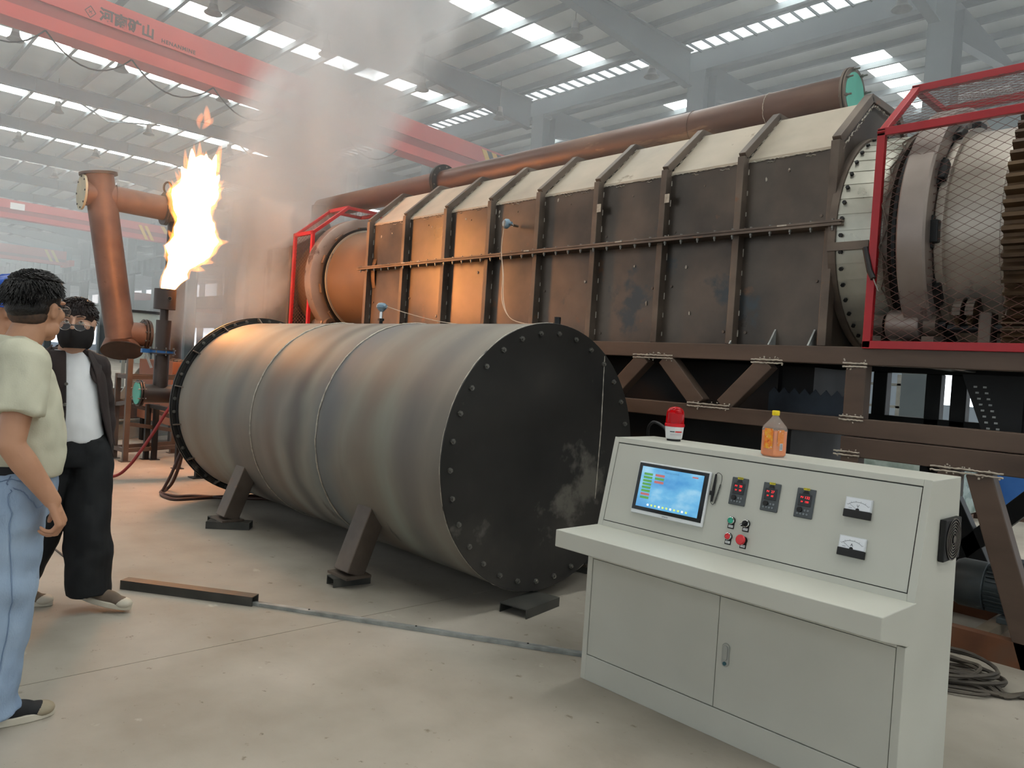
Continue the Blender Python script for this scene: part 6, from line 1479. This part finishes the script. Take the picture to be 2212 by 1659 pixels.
b = MB(); loft(b, [(0, 0, .8, .17, .145), (0, 0, .93, .17, .14)])
for q in (-1, 1): limb(b, [(q * .1, 0, .88), (q * .1, 0, .5), (q * .1, -.03, .12)], [.115, .09, .085], 20)
link('trousers', fuse(b, .01, 3, folds(8, .01, 1)), m_pant, per3)
for q in (-1, 1): shoe('shoe', (q * .1, -.1, 0), 0, per3, m_blackc)
b = MB(); b.lathe(T3((0, -.005, .03)), (0, 0, 1), [(.118, -.012), (.116, 0), (.114, .035), (.1, .085), (.065, .122), (.02, .138), (0, .139), (0, .13), (.06, .114), (.094, .08), (.108, .03), (.11, -.012), (.118, -.012)], 32)
hm = b.build('safety_helmet', m_helm, None); hm.parent = per3
b = MB(); b.tube([T3((.0, .115 - .23 * t / 10, .165 - .00 * t)) if False else T3((0, .11 * cos(pi * t / 10), .03 + .135 * sin(pi * t / 10))) for t in range(11)], .008, 8); o = b.build('helmet_ridge', m_helm, None); o.parent = hm
b = MB(); pts = [T3((.118 * cos(a), -.005 + .118 * sin(a), .02)) for a in [rad(20 + 140 * t / 12) for t in range(13)]] + [T3((.10 * cos(a), .03 + .135 * sin(a), .008)) for a in [rad(20 + 140 * t / 12) for t in range(13)]]
b.add(pts, [(k, k + 1, 14 + k, 13 + k) for k in range(12)]); o = b.build('helmet_peak', m_helm, None); o.parent = hm; x = o.modifiers.new('t', 'SOLIDIFY'); x.thickness = .004
b = MB(); pts = [T3((.122 * cos(a), -.005 + .122 * sin(a), .01)) for a in [2 * pi * t / 32 for t in range(32)]]; b.tube(pts, .005, 6, closed=True); o = b.build('helmet_rim', m_helm, None); o.parent = hm
# lettering and ring emblem on the helmet side facing the camera
bpy.context.view_layer.update()
hc = V(T3((0, -.005, .03)))
for body, sz, z, rr, nm in (('国信', .034, .018, .1185, 'lettering'),):
    for i, ch in enumerate(body):
        aa = rad(-62 + 17 * i); u = V((cos(aa), sin(aa), 0)); pos = hc + u * rr + V((0, 0, z))
        to = text(ch, sz, m_tee, nm, None, frame(pos, (-sin(aa), cos(aa), 0), V((0, 0, 1)) - u * .12), .0006); to.parent = hm
aa = rad(-48); u = V((cos(aa), sin(aa), 0)); t_ = V((-sin(aa), cos(aa), 0)); o = MB().tube([hc + u * (.112 - .008 * sin(a)) + t_ * .02 * cos(a) + V((0, 0, .062 + .02 * sin(a))) for a in [rad(20 + 320 * t / 16) for t in range(17)]], .0035, 5).build('emblem', m_tee, None); o.parent = hm
# ------------------------------------------------------------------ haze and smoke
def vol_mat(name, build):
    m = bpy.data.materials.new(name); m.use_nodes = True; nt = m.node_tree; nt.nodes.clear()
    o = nt.nodes.new('ShaderNodeOutputMaterial'); v = nt.nodes.new('ShaderNodeVolumeScatter'); nt.links.new(v.outputs[0], o.inputs['Volume'])
    build(nt, v); return m
def hz(nt, v):
    v.inputs['Color'].default_value = (.9, .96, 1, 1); v.inputs['Density'].default_value = .015; v.inputs['Anisotropy'].default_value = .25
o = MB().box((-168, -12, 2.9), (6, 38, ZR - .02)).build('hall_haze', vol_mat('hall_haze', hz), None, smooth=0)
tag(o, 'thin blue-grey haze hanging under the hall roof', kind='stuff')
# rising plume: radius and centre follow the height
def smoke(name, xc, yz, r, seed, dens, col, lab, sc=1.0):
    """yz = (y at z0, slope), r = (radius at z0, growth)"""
    z0, z1, y0_, sl, r0, g = yz + r
    def bld(nt, v):
        N, L = nt.nodes, nt.links
        def mth(op, a, b=None, c=None):
            n = N.new('ShaderNodeMath'); n.operation = op
            for i, q in enumerate((a, b, c)):
                if q is None: continue
                if isinstance(q, (int, float)): n.inputs[i].default_value = q
                else: L.new(q, n.inputs[i])
            return n.outputs[0]
        tc = N.new('ShaderNodeTexCoord'); sp = N.new('ShaderNodeSeparateXYZ'); L.new(tc.outputs['Object'], sp.inputs[0])
        X, Y, Z = sp.outputs
        n1 = N.new('ShaderNodeTexNoise'); n1.noise_dimensions = '4D'; n1.inputs['W'].default_value = seed; n1.inputs['Scale'].default_value = sc; n1.inputs['Detail'].default_value = 5; n1.inputs['Roughness'].default_value = .58; n1.inputs['Distortion'].default_value = .7
        mp = N.new('ShaderNodeMapping'); mp.inputs['Scale'].default_value = (1, 1, .7); L.new(tc.outputs['Object'], mp.inputs[0]); L.new(mp.outputs[0], n1.inputs['Vector'])
        zz = mth('SUBTRACT', Z, z0)
        yc = mth('MULTIPLY_ADD', zz, sl, y0_); rr = mth('MULTIPLY_ADD', zz, g, r0)
        wob = mth('MULTIPLY_ADD', n1.outputs[0], 1.4, -.7)
        dy = mth('ADD', mth('SUBTRACT', Y, yc), mth('MULTIPLY', wob, .5)); dx = mth('SUBTRACT', X, xc)
        d = mth('DIVIDE', mth('SQRT', mth('ADD', mth('MULTIPLY', dy, dy), mth('MULTIPLY', dx, dx))), rr)
        f = N.new('ShaderNodeMapRange'); f.interpolation_type = 'SMOOTHSTEP'; f.inputs[1].default_value = 1.0; f.inputs[2].default_value = .25; f.inputs[3].default_value = 0; f.inputs[4].default_value = 1; L.new(d, f.inputs[0])
        m1 = N.new('ShaderNodeMapRange'); m1.inputs[1].default_value = .45; m1.inputs[2].default_value = .60; L.new(n1.outputs[0], m1.inputs[0])
        e1 = N.new('ShaderNodeMapRange'); e1.interpolation_type = 'SMOOTHSTEP'; e1.inputs[1].default_value = z0; e1.inputs[2].default_value = z0 + .5; L.new(Z, e1.inputs[0])
        dn = mth('MULTIPLY', mth('MULTIPLY', f.outputs[0], mth('MULTIPLY_ADD', m1.outputs[0], .85, .15)), mth('MULTIPLY', e1.outputs[0], dens))
        fall = mth('DIVIDE', dn, mth('POWER', mth('DIVIDE', rr, r0), 1.1))
        L.new(fall, v.inputs['Density']); v.inputs['Color'].default_value = col; v.inputs['Anisotropy'].default_value = .1
    rings = []
    b = MB(); n = 20; vs = []
    lv = [z0 + (z1 - z0) * k / 10 for k in range(11)]
    for z in lv:
        for k in range(n): a = 2 * pi * k / n; R_ = (r0 + g * (z - z0)) * 1.12 + .3; vs.append((xc + R_ * cos(a), y0_ + sl * (z - z0) + R_ * sin(a), z))
    b.add(vs, [(i * n + k, i * n + (k + 1) % n, (i + 1) * n + (k + 1) % n, (i + 1) * n + k) for i in range(10) for k in range(n)] + [tuple(range(n - 1, -1, -1)), tuple(range(10 * n, 11 * n))])
    o = b.build(name, vol_mat(name, bld), None); tag(o, lab, kind='stuff')
smoke('flare_smoke', -11.4, (1.45, 10.6, 4.6, .40), (1.05, .13), 1.3, 7.5, (1, .985, .96, 1), 'pale smoke rising behind the flare and up across the crane')

smoke('hood_smoke', -10.25, (1.75, 3.6, 4.75, .2), (.5, .1), 7.7, 4.0, (1, .985, .96, 1), 'puff of smoke curling past the left guard cage', 1.6)
